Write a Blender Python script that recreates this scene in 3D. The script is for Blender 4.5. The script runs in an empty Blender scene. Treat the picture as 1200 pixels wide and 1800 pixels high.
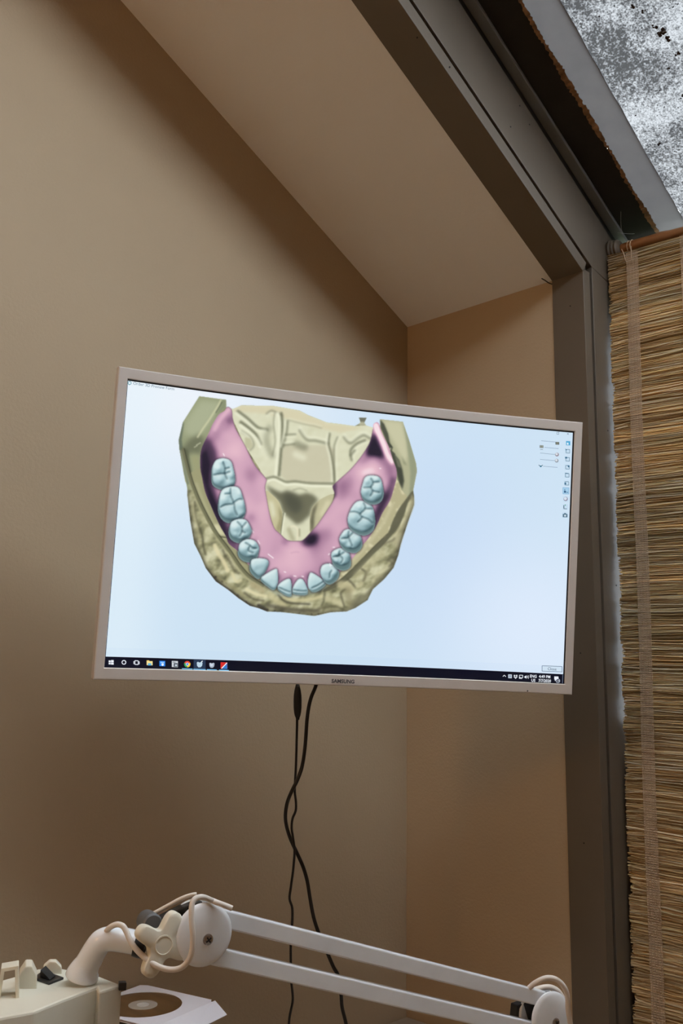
import bpy, bmesh, math, random
import numpy as np
from mathutils import Vector, Matrix

random.seed(7)
rng = np.random.default_rng(11)
scn = bpy.context.scene
COL = scn.collection

# ------------------------------------------------------------------ camera
CZ = 1.40                                    # eye height above the floor
YAW, PITCH, ROLL, FPX = 0.76079591, 0.18326276, 0.01468099, 1661.186
CAM = np.array([1.33748, -1.61900, CZ])
cf = np.array([-math.sin(YAW)*math.cos(PITCH), math.cos(YAW)*math.cos(PITCH), math.sin(PITCH)])
cr = np.array([math.cos(YAW), math.sin(YAW), 0.0])
cu = np.cross(cr, cf)
cr, cu = (math.cos(ROLL)*cr + math.sin(ROLL)*cu), (-math.sin(ROLL)*cr + math.cos(ROLL)*cu)
cd = bpy.data.cameras.new('camera')
cam = bpy.data.objects.new('camera', cd)
COL.objects.link(cam)
cd.sensor_fit = 'VERTICAL'; cd.sensor_height = 36.0; cd.sensor_width = 24.0
cd.lens = FPX/1800*36.0
cd.clip_start = 0.02
cam.matrix_world = Matrix(((cr[0], cu[0], -cf[0], CAM[0]), (cr[1], cu[1], -cf[1], CAM[1]),
                           (cr[2], cu[2], -cf[2], CAM[2]), (0, 0, 0, 1)))
scn.camera = cam

# ------------------------------------------------------------------ world, lamps, exposure
SKY = 13.0
w = bpy.data.worlds.new('overcast_sky'); scn.world = w; w.use_nodes = True
nt = w.node_tree
bg = nt.nodes['Background']
bg.inputs['Color'].default_value = (0.90, 0.95, 1.0, 1); bg.inputs['Strength'].default_value = SKY
vs = scn.view_settings
vs.view_transform = 'Standard'; vs.look = 'None'; vs.gamma = 1.0; vs.use_curve_mapping = False
EXPOSURE = -0.2
vs.exposure = EXPOSURE

def lamp(name, kind, loc, energy, color, size):
    d = bpy.data.lights.new(name, kind); d.energy = energy; d.color = color
    if kind == 'POINT': d.shadow_soft_size = size
    o = bpy.data.objects.new(name, d); COL.objects.link(o); o.location = loc
    return o
# the warm room lamp behind the photographer: it colours the end wall and throws the monitor's shadow there
lamp('room_lamp_offscreen', 'POINT', (0.32, -3.1, 1.95), 24, (1.0, 0.57, 0.25), 0.10)

# ------------------------------------------------------------------ helpers
def srgb(r, g, b):
    f = lambda c: (c/255/12.92) if c/255 <= 0.04045 else ((c/255+0.055)/1.055)**2.4
    return (f(r), f(g), f(b), 1.0)

def ray(px, py):
    return cf + cr*((px-600)/FPX) - cu*((py-900)/FPX)
def atd(px, py, dep):
    return Vector(CAM + ray(px, py)*dep)
def onz(px, py, z):
    d = ray(px, py); return Vector(CAM + d*((z-CAM[2])/d[2]))

def tag(o, label, cat=None, group=None, kind=None):
    if label: o['label'] = label
    if cat: o['category'] = cat
    if group: o['group'] = group
    if kind: o['kind'] = kind
    return o
def empty(name, loc, label=None, cat=None, group=None, kind=None):
    o = bpy.data.objects.new(name, None); COL.objects.link(o); o.location = loc
    o.empty_display_size = 0.02
    return tag(o, label, cat, group, kind)
def link_mesh(name, me, material, parent=None, smooth=False):
    o = bpy.data.objects.new(name, me); COL.objects.link(o)
    if material is not None: me.materials.append(material)
    if smooth: me.polygons.foreach_set('use_smooth', [True]*len(me.polygons))
    if parent is not None:
        o.parent = parent
        pm = Matrix.Identity(4); p = parent
        while p is not None:
            pm = Matrix.Translation(p.location) @ pm; p = p.parent
        me.transform(pm.inverted())
    return o
def mesh_obj(name, verts, faces, material, parent=None, smooth=False):
    me = bpy.data.meshes.new(name); me.from_pydata([tuple(v) for v in verts], [], faces); me.update()
    return link_mesh(name, me, material, parent, smooth)
def bm_obj(name, bm, material, parent=None, smooth=False, bevel=0, seg=2, angle=None):
    bmesh.ops.recalc_face_normals(bm, faces=bm.faces)
    if bevel:
        es = [e for e in bm.edges if len(e.link_faces) == 2 and e.calc_face_angle(0) > (angle or 0.5)]
        bmesh.ops.bevel(bm, geom=es, offset=bevel, segments=seg, affect='EDGES', profile=0.5)
    me = bpy.data.meshes.new(name); bm.to_mesh(me); bm.free()
    return link_mesh(name, me, material, parent, smooth)
def add_hexa(bm, c8):
    v = [bm.verts.new(tuple(c)) for c in c8]
    for f in ((0,3,2,1),(4,5,6,7),(0,1,5,4),(1,2,6,5),(2,3,7,6),(3,0,4,7)): bm.faces.new([v[i] for i in f])
def add_box(bm, lo, hi):
    (a,b,c),(d,e,f) = lo,hi
    add_hexa(bm, [(a,b,c),(d,b,c),(d,e,c),(a,e,c),(a,b,f),(d,b,f),(d,e,f),(a,e,f)])
def add_prism(bm, pts, off):
    off = Vector(off); a = [bm.verts.new(tuple(p)) for p in pts]; b = [bm.verts.new(tuple(Vector(p)+off)) for p in pts]
    n = len(pts); bm.faces.new(a[::-1]); bm.faces.new(b)
    for i in range(n): bm.faces.new((a[i], a[(i+1) % n], b[(i+1) % n], b[i]))
def add_bar(bm, p0, p1, side, up, hs, hu):
    p0, p1, side, up = map(Vector, (p0, p1, side, up))
    c = []
    for p in (p0, p1):
        c += [p-side*hs-up*hu, p+side*hs-up*hu, p+side*hs+up*hu, p-side*hs+up*hu]
    add_hexa(bm, [c[0], c[1], c[2], c[3], c[4], c[5], c[6], c[7]])
def crv(pts, n=8, closed=False):
    """Catmull-Rom through points"""
    P = [np.array(p, float) for p in pts]; out = []
    m = len(P)
    rngi = range(m) if closed else range(m-1)
    for i in rngi:
        if closed: a, b, c, d = P[(i-1) % m], P[i], P[(i+1) % m], P[(i+2) % m]
        else: a, b, c, d = P[max(i-1, 0)], P[i], P[i+1], P[min(i+2, m-1)]
        for k in range(n):
            t = k/n
            out.append(0.5*((2*b)+(-a+c)*t+(2*a-5*b+4*c-d)*t*t+(-a+3*b-3*c+d)*t**3))
    if not closed: out.append(P[-1])
    return out
def tube_geo(pts, rad, sides=10, flat=1.0):
    pts = [Vector(p) for p in pts]
    if not hasattr(rad, '__len__'): rad = [rad]*len(pts)
    V, Fc = [], []
    t0 = (pts[1]-pts[0]).normalized()
    ref = Vector((0, 0, 1)) if abs(t0.z) < 0.9 else Vector((1, 0, 0))
    nrm = (ref - t0*ref.dot(t0)).normalized()
    for i, p in enumerate(pts):
        t = (pts[min(i+1, len(pts)-1)] - pts[max(i-1, 0)]).normalized()
        nrm = (nrm - t*nrm.dot(t)).normalized(); bn = t.cross(nrm)
        for k in range(sides):
            a = 2*math.pi*k/sides
            V.append(p + nrm*math.cos(a)*rad[i] + bn*math.sin(a)*rad[i]*flat)
    for i in range(len(pts)-1):
        for k in range(sides):
            k2 = (k+1) % sides
            Fc.append((i*sides+k, i*sides+k2, (i+1)*sides+k2, (i+1)*sides+k))
    Fc.append(tuple(range(sides))[::-1]); Fc.append(tuple(range((len(pts)-1)*sides, len(pts)*sides)))
    return V, Fc
def tube(name, pts, rad, material, parent=None, sides=10, flat=1.0):
    V, Fc = tube_geo(pts, rad, sides, flat)
    return mesh_obj(name, V, Fc, material, parent, True)
def lathe(name, org, axis, prof, material, parent=None, sides=40, smooth=True):
    """prof: (along axis, radius) pairs; closed by caps"""
    org, axis = Vector(org), Vector(axis).normalized()
    ref = Vector((0, 0, 1)) if abs(axis.z) < 0.9 else Vector((1, 0, 0))
    e1 = (ref-axis*ref.dot(axis)).normalized(); e2 = axis.cross(e1)
    V, Fc = [], []
    for h, r in prof:
        for k in range(sides):
            a = 2*math.pi*k/sides
            V.append(org+axis*h+(e1*math.cos(a)+e2*math.sin(a))*r)
    for i in range(len(prof)-1):
        for k in range(sides):
            k2 = (k+1) % sides
            Fc.append((i*sides+k, i*sides+k2, (i+1)*sides+k2, (i+1)*sides+k))
    Fc.append(tuple(range(sides))[::-1]); Fc.append(tuple(range((len(prof)-1)*sides, len(prof)*sides)))
    o = mesh_obj(name, V, Fc, material, parent, smooth)
    if smooth:
        try: o.data.set_sharp_from_angle(angle=0.6)
        except Exception: pass
    return o

# ------------------------------------------------------------------ materials
def mat(name, color, rough=0.5, metal=0.0, spec=0.5, var=0.0, scale=8.0, bump=0.0, bscale=200.0, coat=0.0, stretch=(1,1,1)):
    m = bpy.data.materials.new(name); m.use_nodes = True
    t = m.node_tree; b = t.nodes['Principled BSDF']
    b.inputs['Roughness'].default_value = rough; b.inputs['Metallic'].default_value = metal
    b.inputs['Specular IOR Level'].default_value = spec
    if coat: b.inputs['Coat Weight'].default_value = coat; b.inputs['Coat Roughness'].default_value = 0.12
    b.inputs['Base Color'].default_value = color
    if var or bump:
        tc = t.nodes.new('ShaderNodeTexCoord'); mp = t.nodes.new('ShaderNodeMapping'); mp.inputs['Scale'].default_value = stretch
        t.links.new(tc.outputs['Object'], mp.inputs['Vector'])
    if var:
        n = t.nodes.new('ShaderNodeTexNoise'); n.inputs['Scale'].default_value = scale; n.inputs['Detail'].default_value = 5
        r = t.nodes.new('ShaderNodeValToRGB')
        r.color_ramp.elements[0].color = tuple(c*(1-var) for c in color[:3])+(1,)
        r.color_ramp.elements[1].color = tuple(min(1, c*(1+var)) for c in color[:3])+(1,)
        r.color_ramp.elements[0].position = 0.3; r.color_ramp.elements[1].position = 0.7
        t.links.new(mp.outputs[0], n.inputs['Vector']); t.links.new(n.outputs['Fac'], r.inputs['Fac'])
        t.links.new(r.outputs['Color'], b.inputs['Base Color'])
    if bump:
        n2 = t.nodes.new('ShaderNodeTexNoise'); n2.inputs['Scale'].default_value = bscale; n2.inputs['Detail'].default_value = 3
        bp = t.nodes.new('ShaderNodeBump'); bp.inputs['Strength'].default_value = bump; bp.inputs['Distance'].default_value = 0.002
        t.links.new(mp.outputs[0], n2.inputs['Vector']); t.links.new(n2.outputs['Fac'], bp.inputs['Height'])
        t.links.new(bp.outputs['Normal'], b.inputs['Normal'])
    return m
M = {}
M['wall'] = mat('tan_wall_paint', (0.44, 0.335, 0.22, 1), 0.7, var=0.03, scale=3, bump=0.25, bscale=180)
M['ceiling'] = mat('white_ceiling_paint', (0.76, 0.75, 0.745, 1), 0.8, var=0.02, scale=2, bump=0.2, bscale=140)
M['trim'] = mat('taupe_trim_paint', (0.115, 0.090, 0.066, 1), 0.45, var=0.05, scale=6, bump=0.1, bscale=120)
M['jamb'] = M['trim']
M['floor'] = mat('pale_floor', (0.34, 0.29, 0.23, 1), 0.5, var=0.1, scale=4)
M['black'] = mat('black_rubber', (0.006, 0.006, 0.006, 1), 0.55)
M['felt'] = mat('black_roofing_felt', (0.012, 0.011, 0.010, 1), 0.8, var=0.3, scale=20, bump=0.4, bscale=60)
M['alu'] = mat('grey_aluminium', (0.20, 0.21, 0.22, 1), 0.5)
M['zinc'] = mat('grey_zinc_flashing', (0.42, 0.43, 0.44, 1), 0.6, metal=0.1, var=0.18, scale=18, bump=0.15, bscale=80)
def band_mat():
    m = mat('grey_translucent_band', (0.36, 0.36, 0.37, 1), 0.7, var=0.15, scale=18, bump=0.15, bscale=80); t = m.node_tree
    tl = t.nodes.new('ShaderNodeBsdfTranslucent'); tl.inputs['Color'].default_value = (0.19, 0.19, 0.193, 1)
    mx = t.nodes.new('ShaderNodeMixShader'); mx.inputs[0].default_value = 0.6
    t.links.new(t.nodes['Principled BSDF'].outputs[0], mx.inputs[1]); t.links.new(tl.outputs[0], mx.inputs[2]); t.links.new(mx.outputs[0], t.nodes['Material Output'].inputs['Surface'])
    return m
M['zinc'] = band_mat()
M['torn'] = mat('torn_brown_edge', (0.22, 0.12, 0.06, 1), 0.85, var=0.5, scale=60)
M['bezel'] = mat('white_monitor_plastic', (0.64, 0.60, 0.57, 1), 0.22, var=0.015, scale=30, coat=0.3)
M['dark'] = mat('dark_plastic', (0.012, 0.012, 0.013, 1), 0.35)
M['cable'] = mat('black_cable', (0.008, 0.007, 0.007, 1), 0.45)
M['lampwhite'] = mat('white_lamp_enamel', (0.80, 0.82, 0.84, 1), 0.22, var=0.05, scale=25, coat=0.3)
M['cream'] = mat('cream_plastic', (0.72, 0.68, 0.56, 1), 0.42, var=0.03, scale=12)
M['cord'] = mat('beige_cord', (0.72, 0.66, 0.59, 1), 0.45)
M['steel'] = mat('screw_steel', (0.45, 0.45, 0.46, 1), 0.25, metal=1.0)
M['paper'] = mat('white_paper', (0.78, 0.76, 0.82, 1), 0.7, var=0.02, scale=10)
M['desk'] = mat('desk_laminate', (0.30, 0.24, 0.18, 1), 0.5, var=0.06, scale=5, stretch=(1, 8, 1))
M['rosette'] = mat('taupe_rosette', (0.115, 0.09, 0.064, 1), 0.5, var=0.1, scale=20)
M['bamboo'] = mat('orange_bamboo', (0.27, 0.12, 0.045, 1), 0.4, var=0.35, scale=14, stretch=(0.25, 3, 3), coat=0.2)
M['tape'] = mat('tan_jute_thread', (0.58, 0.43, 0.29, 1), 0.8, var=0.1, scale=40)
M['print'] = mat('grey_print', (0.06, 0.06, 0.07, 1), 0.5)
M['web'] = mat('cobweb', (0.5, 0.5, 0.5, 1), 0.6)

def emis_mat(name):
    m = bpy.data.materials.new(name); m.use_nodes = True; t = m.node_tree
    b = t.nodes['Principled BSDF']; b.inputs['Base Color'].default_value = (0.01, 0.01, 0.012, 1); b.inputs['Roughness'].default_value = 0.45
    b.inputs['Specular IOR Level'].default_value = 0.2
    a = t.nodes.new('ShaderNodeVertexColor'); a.layer_name = 'Col'
    t.links.new(a.outputs['Color'], b.inputs['Emission Color']); b.inputs['Emission Strength'].default_value = 1/2**EXPOSURE
    return m
M['screen'] = emis_mat('lit_screen')
M['screen_fine'] = emis_mat('lit_screen_picture')
M['screen_fine'].cycles.emission_sampling = 'NONE'

def glass_mat():
    m = bpy.data.materials.new('dirty_wet_glass'); m.use_nodes = True; t = m.node_tree
    t.nodes.remove(t.nodes['Principled BSDF']); out = t.nodes['Material Output']
    tc = t.nodes.new('ShaderNodeTexCoord')
    fine = t.nodes.new('ShaderNodeTexVoronoi'); fine.inputs['Scale'].default_value = 300; fine.inputs['Randomness'].default_value = 1
    mid = t.nodes.new('ShaderNodeTexNoise'); mid.inputs['Scale'].default_value = 120; mid.inputs['Detail'].default_value = 5; mid.inputs['Roughness'].default_value = 0.65
    big = t.nodes.new('ShaderNodeTexNoise'); big.inputs['Scale'].default_value = 11; big.inputs['Detail'].default_value = 4
    spk = t.nodes.new('ShaderNodeTexNoise'); spk.inputs['Scale'].default_value = 120; spk.inputs['Detail'].default_value = 3
    for n in (fine, mid, big, spk): t.links.new(tc.outputs['Object'], n.inputs['Vector'])
    def math_(op, a, b, clamp=False):
        n = t.nodes.new('ShaderNodeMath'); n.operation = op; n.use_clamp = clamp
        for i, v in enumerate((a, b)):
            if isinstance(v, (int, float)): n.inputs[i].default_value = v
            else: t.links.new(v, n.inputs[i])
        return n.outputs[0]
    a = math_('MULTIPLY', fine.outputs['Distance'], 0.55)
    s = math_('ADD', a, math_('MULTIPLY', mid.outputs['Fac'], 1.5))
    s = math_('ADD', s, math_('MULTIPLY', big.outputs['Fac'], 1.2))
    r = t.nodes.new('ShaderNodeMapRange'); r.inputs['From Min'].default_value = 1.40; r.inputs['From Max'].default_value = 1.95
    r.inputs['To Min'].default_value = 0.006; r.inputs['To Max'].default_value = 0.105
    t.links.new(s, r.inputs['Value'])
    sp = t.nodes.new('ShaderNodeMapRange'); sp.inputs['From Min'].default_value = 0.66; sp.inputs['From Max'].default_value = 0.70
    sp.inputs['To Min'].default_value = 1.0; sp.inputs['To Max'].default_value = 0.05
    t.links.new(spk.outputs['Fac'], sp.inputs['Value'])
    v = math_('MULTIPLY', r.outputs[0], sp.outputs[0])
    cmb = t.nodes.new('ShaderNodeCombineColor')
    t.links.new(v, cmb.inputs[0]); t.links.new(v, cmb.inputs[1]); t.links.new(v, cmb.inputs[2])
    tr = t.nodes.new('ShaderNodeBsdfTransparent'); t.links.new(cmb.outputs[0], tr.inputs['Color'])
    tl = t.nodes.new('ShaderNodeBsdfTranslucent'); tl.inputs['Color'].default_value = (0.04, 0.04, 0.041, 1)
    ad = t.nodes.new('ShaderNodeMixShader'); ad.inputs[0].default_value = 0.22
    t.links.new(tr.outputs[0], ad.inputs[1]); t.links.new(tl.outputs[0], ad.inputs[2])
    gl = t.nodes.new('ShaderNodeBsdfGlossy'); gl.inputs['Roughness'].default_value = 0.15
    mx = t.nodes.new('ShaderNodeMixShader'); mx.inputs[0].default_value = 0.04
    t.links.new(ad.outputs[0], mx.inputs[1]); t.links.new(gl.outputs[0], mx.inputs[2])
    t.links.new(mx.outputs[0], out.inputs['Surface'])
    return m
M['glass'] = glass_mat()
def frosted_mat(c=(0.48, 0.495, 0.51, 1), nm='clear_window_glass'):
    m = bpy.data.materials.new(nm); m.use_nodes = True; t = m.node_tree
    t.nodes.remove(t.nodes['Principled BSDF']); out = t.nodes['Material Output']
    tr = t.nodes.new('ShaderNodeBsdfTransparent'); tr.inputs['Color'].default_value = c
    gl = t.nodes.new('ShaderNodeBsdfGlossy'); gl.inputs['Roughness'].default_value = 0.05
    mx = t.nodes.new('ShaderNodeMixShader'); mx.inputs[0].default_value = 0.06
    t.links.new(tr.outputs[0], mx.inputs[1]); t.links.new(gl.outputs[0], mx.inputs[2]); t.links.new(mx.outputs[0], out.inputs['Surface'])
    return m
M['pane'] = frosted_mat(); M['clear'] = frosted_mat((0.9, 0.92, 0.93, 1), 'clean_roof_glass')
def straw_mat():
    m = bpy.data.materials.new('dry_straw'); m.use_nodes = True; t = m.node_tree
    b = t.nodes['Principled BSDF']; out = t.nodes['Material Output']
    a = t.nodes.new('ShaderNodeVertexColor'); a.layer_name = 'Col'
    t.links.new(a.outputs['Color'], b.inputs['Base Color']); b.inputs['Roughness'].default_value = 0.55
    tl = t.nodes.new('ShaderNodeBsdfTranslucent'); t.links.new(a.outputs['Color'], tl.inputs['Color'])
    mx = t.nodes.new('ShaderNodeMixShader'); mx.inputs[0].default_value = 0.5
    t.links.new(b.outputs[0], mx.inputs[1]); t.links.new(tl.outputs[0], mx.inputs[2]); t.links.new(mx.outputs[0], out.inputs['Surface'])
    return m
M['straw'] = straw_mat()
def disc_mat():
    m = mat('bronze_disc', (0.20, 0.11, 0.045, 1), 0.28, metal=0.35, var=0.25, scale=9, stretch=(1, 6, 1)); return m
M['disc'] = disc_mat()
def glow_mat():
    m = bpy.data.materials.new('lit_tube'); m.use_nodes = True
    b = m.node_tree.nodes['Principled BSDF']; b.inputs['Base Color'].default_value = (0.9, 0.95, 0.9, 1)
    b.inputs['Emission Color'].default_value = (0.86, 1.0, 0.88, 1); b.inputs['Emission Strength'].default_value = 2.0
    return m
M['glow'] = glow_mat()

# ------------------------------------------------------------------ the setting
H = 0.83030 + CZ                    # eave height in the corner
TH = 0.43946                        # roof pitch
TT = math.tan(TH)
WP, WJ = 0.38731, 0.45867           # post: from the wall end to the jamb plane
NRM = Vector((0, math.sin(TH), math.cos(TH))); SLP = Vector((0, -math.cos(TH), math.sin(TH)))
E0 = Vector((0, 0, H))
YB, XR = -3.4, 3.0                  # rear wall, far side wall
SX1 = 1.32                          # far jamb of the glazing
SU = 2.5                            # upper end of the skylight along the slope
SILL = CZ - 0.07
def roof(x, s, n): return E0 + Vector((x, 0, 0)) + SLP*s + NRM*n

def struct(name, bm, material, bevel=0):
    o = bm_obj(name, bm, material, None, False, bevel)
    o['kind'] = 'structure'; return o
SB = -YB/math.cos(TH)
bm = bmesh.new()
add_prism(bm, [(0, 0.2, 0), (0, 0.2, H-0.2*TT+0.0), (0, YB, H-YB*TT), (0, YB, 0)], (-0.12, 0, 0)); struct('wall_left', bm, M['wall'])
bm = bmesh.new()
add_box(bm, (0.0005, 0, 0), (WP+0.02, 0.16, H)); add_box(bm, (WP+0.02, 0.125, 0), (SX1, 0.2, SILL-0.03)); add_box(bm, (SX1, 0, 0), (XR, 0.16, H))
struct('wall_right', bm, M['wall'])
bm = bmesh.new(); add_prism(bm, [(XR, 0.2, 0), (XR, 0.2, H-0.2*TT), (XR, YB, H-YB*TT), (XR, YB, 0)], (0.1, 0, 0)); struct('wall_side', bm, M['wall'])
bm = bmesh.new(); add_box(bm, (-0.12, YB-0.1, 0), (XR+0.1, YB, H-YB*TT+0.1)); struct('wall_rear', bm, M['wall'])
bm = bmesh.new(); add_box(bm, (-0.12, YB-0.1, -0.06), (XR+0.1, 0.2, 0)); struct('floor', bm, M['floor'])
def roofbox(bm, x0, x1, s0, s1, n0, n1):
    add_hexa(bm, [roof(x0, s0, n0), roof(x1, s0, n0), roof(x1, s1, n0), roof(x0, s1, n0), roof(x0, s0, n1), roof(x1, s0, n1), roof(x1, s1, n1), roof(x0, s1, n1)])
bm = bmesh.new()
roofbox(bm, 0.0, WP+0.02, -0.10, SB, 0, 0.14); roofbox(bm, SX1, XR, -0.10, SB, 0, 0.14); roofbox(bm, WP+0.02, SX1, SU, SB, 0, 0.14)
struct('ceiling', bm, M['ceiling'])

# casing board on the wall end (upright) and under the roof (sloping), with rebated edge
PR = 0.003
bm = bmesh.new(); add_box(bm, (WP, -PR, 0), (WJ, 0.0235, H+0.004)); tr1 = struct('trim_1', bm, M['trim'], 0.0008)
bm = bmesh.new(); roofbox(bm, WP, WJ, -0.0015, SU, -PR, 0.0235); tr2 = struct('trim_2', bm, M['trim'], 0.0008)
# dark packing in the groove
bm = bmesh.new(); add_box(bm, (WP+0.02, 0.0235, 0), (WJ-0.012, 0.05, H)); roofbox(bm, WP+0.02, WJ-0.012, -0.02, SU, 0.0235, 0.05); struct('trim_3', bm, M['black'])
# jambs: they face the glazing; mitred at the eave
JN, JD = 0.0335, 0.156
JB = [(WJ-0.06, 0.0335, CZ+0.8505), (WJ-0.06, 0.16, CZ+0.829)]          # joint line between upright and sloping jamb
bm = bmesh.new(); add_prism(bm, [(WJ-0.06, 0.0335, 0), (WJ-0.06, 0.16, 0), (WJ-0.06, 0.16, CZ+0.8286), (WJ-0.06, 0.0335, CZ+0.8501)], (0.06, 0, 0)); struct('trim_4', bm, M['jamb'], 0.001)
bm = bmesh.new()
u0, u1 = roof(0, SU, JN), roof(0, SU, JD)
add_prism(bm, [JB[0], JB[1], (WJ-0.06, 0.16, H+(JD-0.16*math.sin(TH))/math.cos(TH)), (WJ-0.06, u1.y, u1.z), (WJ-0.06, u0.y, u0.z)], (0.06, 0, 0)); struct('trim_5', bm, M['jamb'], 0.001)
# far jamb and upper end of the skylight
bm = bmesh.new(); roofbox(bm, SX1, SX1+0.06, -0.12, SU, 0.0, 0.2); roofbox(bm, WJ, SX1, SU, SU+0.05, 0.0, 0.2); struct('trim_6', bm, M['jamb'])
bm = bmesh.new(); add_box(bm, (-4, 0.35, -0.5), (9, 14, -0.4)); struct('ground_outside', bm, mat('wet_grass', (0.05, 0.07, 0.03, 1), 0.9, var=0.3, scale=3))
# nail heads
def nail(px, py, parent, X=None, plane=None):
    d = ray(px, py)
    if X is not None: P = CAM + d*((X-CAM[0])/d[0]); ax = Vector((1, 0, 0))
    elif plane == 'wall': P = CAM + d*((-PR-CAM[1])/d[1]); ax = Vector((0, -1, 0))
    else:
        nn = np.array(NRM); P = CAM + d*(((-PR) - (CAM-np.array(E0)) @ nn)/(d @ nn)); ax = -NRM
    lathe('nail_head', P, ax, [(-0.0005, 0.0016), (0.0008, 0.0014)], M['black'], parent, 8)
for p in ((1002, 538), (1020, 1148), (1026, 1482)): nail(*p, tr1, plane='wall')
for p in ((733, 66), (790, 118)): nail(*p, tr2)
tr4 = bpy.data.objects['trim_4']; tr5 = bpy.data.objects['trim_5']
for p in ((1068, 757), (1067, 480), (1083, 1029)): nail(*p, tr4, X=WJ)
for p in ((913, 186), (930, 219), (897, 223)): nail(*p, tr5, X=WJ)

# skylight
sky = empty('window_1', roof(1.2, 1.0, 0.2), 'skylight with wet dirty glass above the sloping casing', kind='structure')
S0, S1 = -0.26, SU
bm = bmesh.new(); roofbox(bm, WJ-0.06, WJ-0.022, S0, S1, JD-0.001, 0.196); bm_obj('gasket_recess', bm, M['black'], sky)
bm = bmesh.new(); roofbox(bm, 0.448, 0.470, S0, S1, 0.184, 0.1925); bm_obj('glazing_bead', bm, M['alu'], sky, bevel=0.0015)
bm = bmesh.new(); roofbox(bm, WJ-0.02, WJ-0.008, S0, S1, JD+0.012, JD+0.028); bm_obj('rubber_seal', bm, M['dark'], sky, bevel=0.002)
NG = 0.2
# black felt with a torn edge
def strip(name, xa, xb, n, material, ja=0.0, jb=0.0, step=0.006, th=0.0015, bumpn=0.0):
    N = int((S1-S0)/step); V, Fc = [], []
    wob = lambda k, ph: math.sin(k*0.21+ph)*0.35+math.sin(k*0.067+ph*2)*0.5
    for k in range(N+1):
        s = S0+(S1-S0)*k/N
        xA = xa+ja*(random.uniform(-1, 1)*0.6+wob(k, 1)); xB = xb+jb*(random.uniform(-1, 1)*0.6+wob(k, 3))
        n_ = n+bumpn*random.uniform(-1, 1)
        V += [roof(xA, s, n_), roof(xB, s, n_), roof(xA, s, n_+th), roof(xB, s, n_+th)]
    for k in range(N):
        a = 4*k; b = a+4
        Fc += [(a, a+1, b+1, b), (a+2, b+2, b+3, a+3), (a+1, a+3, b+3, b+1), (a, b, b+2, a+2)]
    return mesh_obj(name, V, Fc, material, sky)
strip('roofing_felt', WJ-0.03, 0.534, NG-0.006, M['felt'], 0, 0.002)
strip('torn_felt_edge', 0.5305, 0.5385, NG-0.0085, M['torn'], 0.0032, 0.0028, step=0.004, bumpn=0.0016)
strip('flashing', 0.533, 0.594, NG-0.004, M['zinc'], 0, 0.0018, step=0.03)
bm = bmesh.new(); roofbox(bm, 0.592, 0.80, S0, S1+0.03, NG, NG+0.006); gp = bm_obj('glass_pane', bm, M['clear'], sky)
gp.data.materials.append(M['glass'])                    # the dirt sits on the underside of the pane
for f in gp.data.polygons:
    if f.normal.dot(NRM) < -0.9: f.material_index = 1
bm = bmesh.new(); roofbox(bm, 0.80, SX1+0.03, S0, S1+0.03, NG, NG+0.006); bm_obj('glass_pane', bm, M['clear'], sky)  # unseen clean pane, added to let in the daylight the dirty pane holds back
bm = bmesh.new(); roofbox(bm, 0.794, 0.826, S0, S1+0.02, NG-0.012, NG-0.0005); bm_obj('glazing_bar', bm, M['alu'], sky, bevel=0.001)
# eave rail that closes the skylight at its foot, above the upright window
bm = bmesh.new(); roofbox(bm, WJ-0.02, SX1+0.02, -0.30, -0.24, 0.10, NG-0.002); bm_obj('eave_rail', bm, M['alu'], sky)
# leaf litter lying on the glass
def onroof(px, py, n0):
    d = ray(px, py); nn = np.array(NRM); return CAM + d*((n0-(CAM-np.array(E0)) @ nn)/(d @ nn))
lit = bmesh.new()
for (px, py, r, k) in ((1150, 45, 0.006, 6), (1158, 60, 0.006, 5), (1166, 55, 0.007, 7), (1172, 68, 0.006, 5), (1131, 20, 0.005, 4), (1112, 10, 0.005, 4), (1054, 33, 0.003, 2),
                       (1155, 252, 0.005, 3), (1174, 124, 0.004, 3), (1128, 75, 0.003, 2), (1190, 95, 0.005, 4), (1196, 170, 0.004, 3), (1113, 205, 0.003, 2), (1160, 160, 0.003, 2)):
    for _ in range(k):
        P = Vector(onroof(px+random.uniform(-4, 4), py+random.uniform(-4, 4), NG-0.0012))
        ret = bmesh.ops.create_icosphere(lit, subdivisions=1, radius=r*random.uniform(0.25, 0.6))
        for v in ret['verts']:
            q = Vector((v.co.x*random.uniform(0.7, 1.3), v.co.y*random.uniform(0.7, 1.3), v.co.z*0.4))
            v.co = P + Vector((1, 0, 0))*q.x + SLP*q.y + NRM*q.z
o = bm_obj('leaf_litter', lit, mat('wet_leaf_litter', (0.03, 0.018, 0.015, 1), 0.6), sky); o['kind'] = 'stuff'

# upright window behind the reed blind
win = empty('window_2', (1.4, 0.15, SILL), 'upright window behind the reed blind', kind='structure')
Z1 = H - 0.03
bm = bmesh.new(); add_box(bm, (WJ, 0.135, SILL-0.03), (SX1, 0.175, SILL+0.012)); bm_obj('sill_rail', bm, M['trim'], win)
bm = bmesh.new(); add_box(bm, (WJ, 0.135, Z1-0.02), (SX1, 0.175, Z1+0.10)); bm_obj('head_rail', bm, M['black'], win)
bm = bmesh.new(); add_box(bm, (WJ-0.02, 0.14, SILL), (WJ+0.008, 0.175, Z1)); bm_obj('frame_stile', bm, M['alu'], win)
for a, b in ((WJ+0.008, SX1),):
    bm = bmesh.new(); add_box(bm, (a, 0.152, SILL+0.012), (b, 0.157, Z1-0.02)); bm_obj('glass_pane', bm, M['pane'], win)

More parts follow.
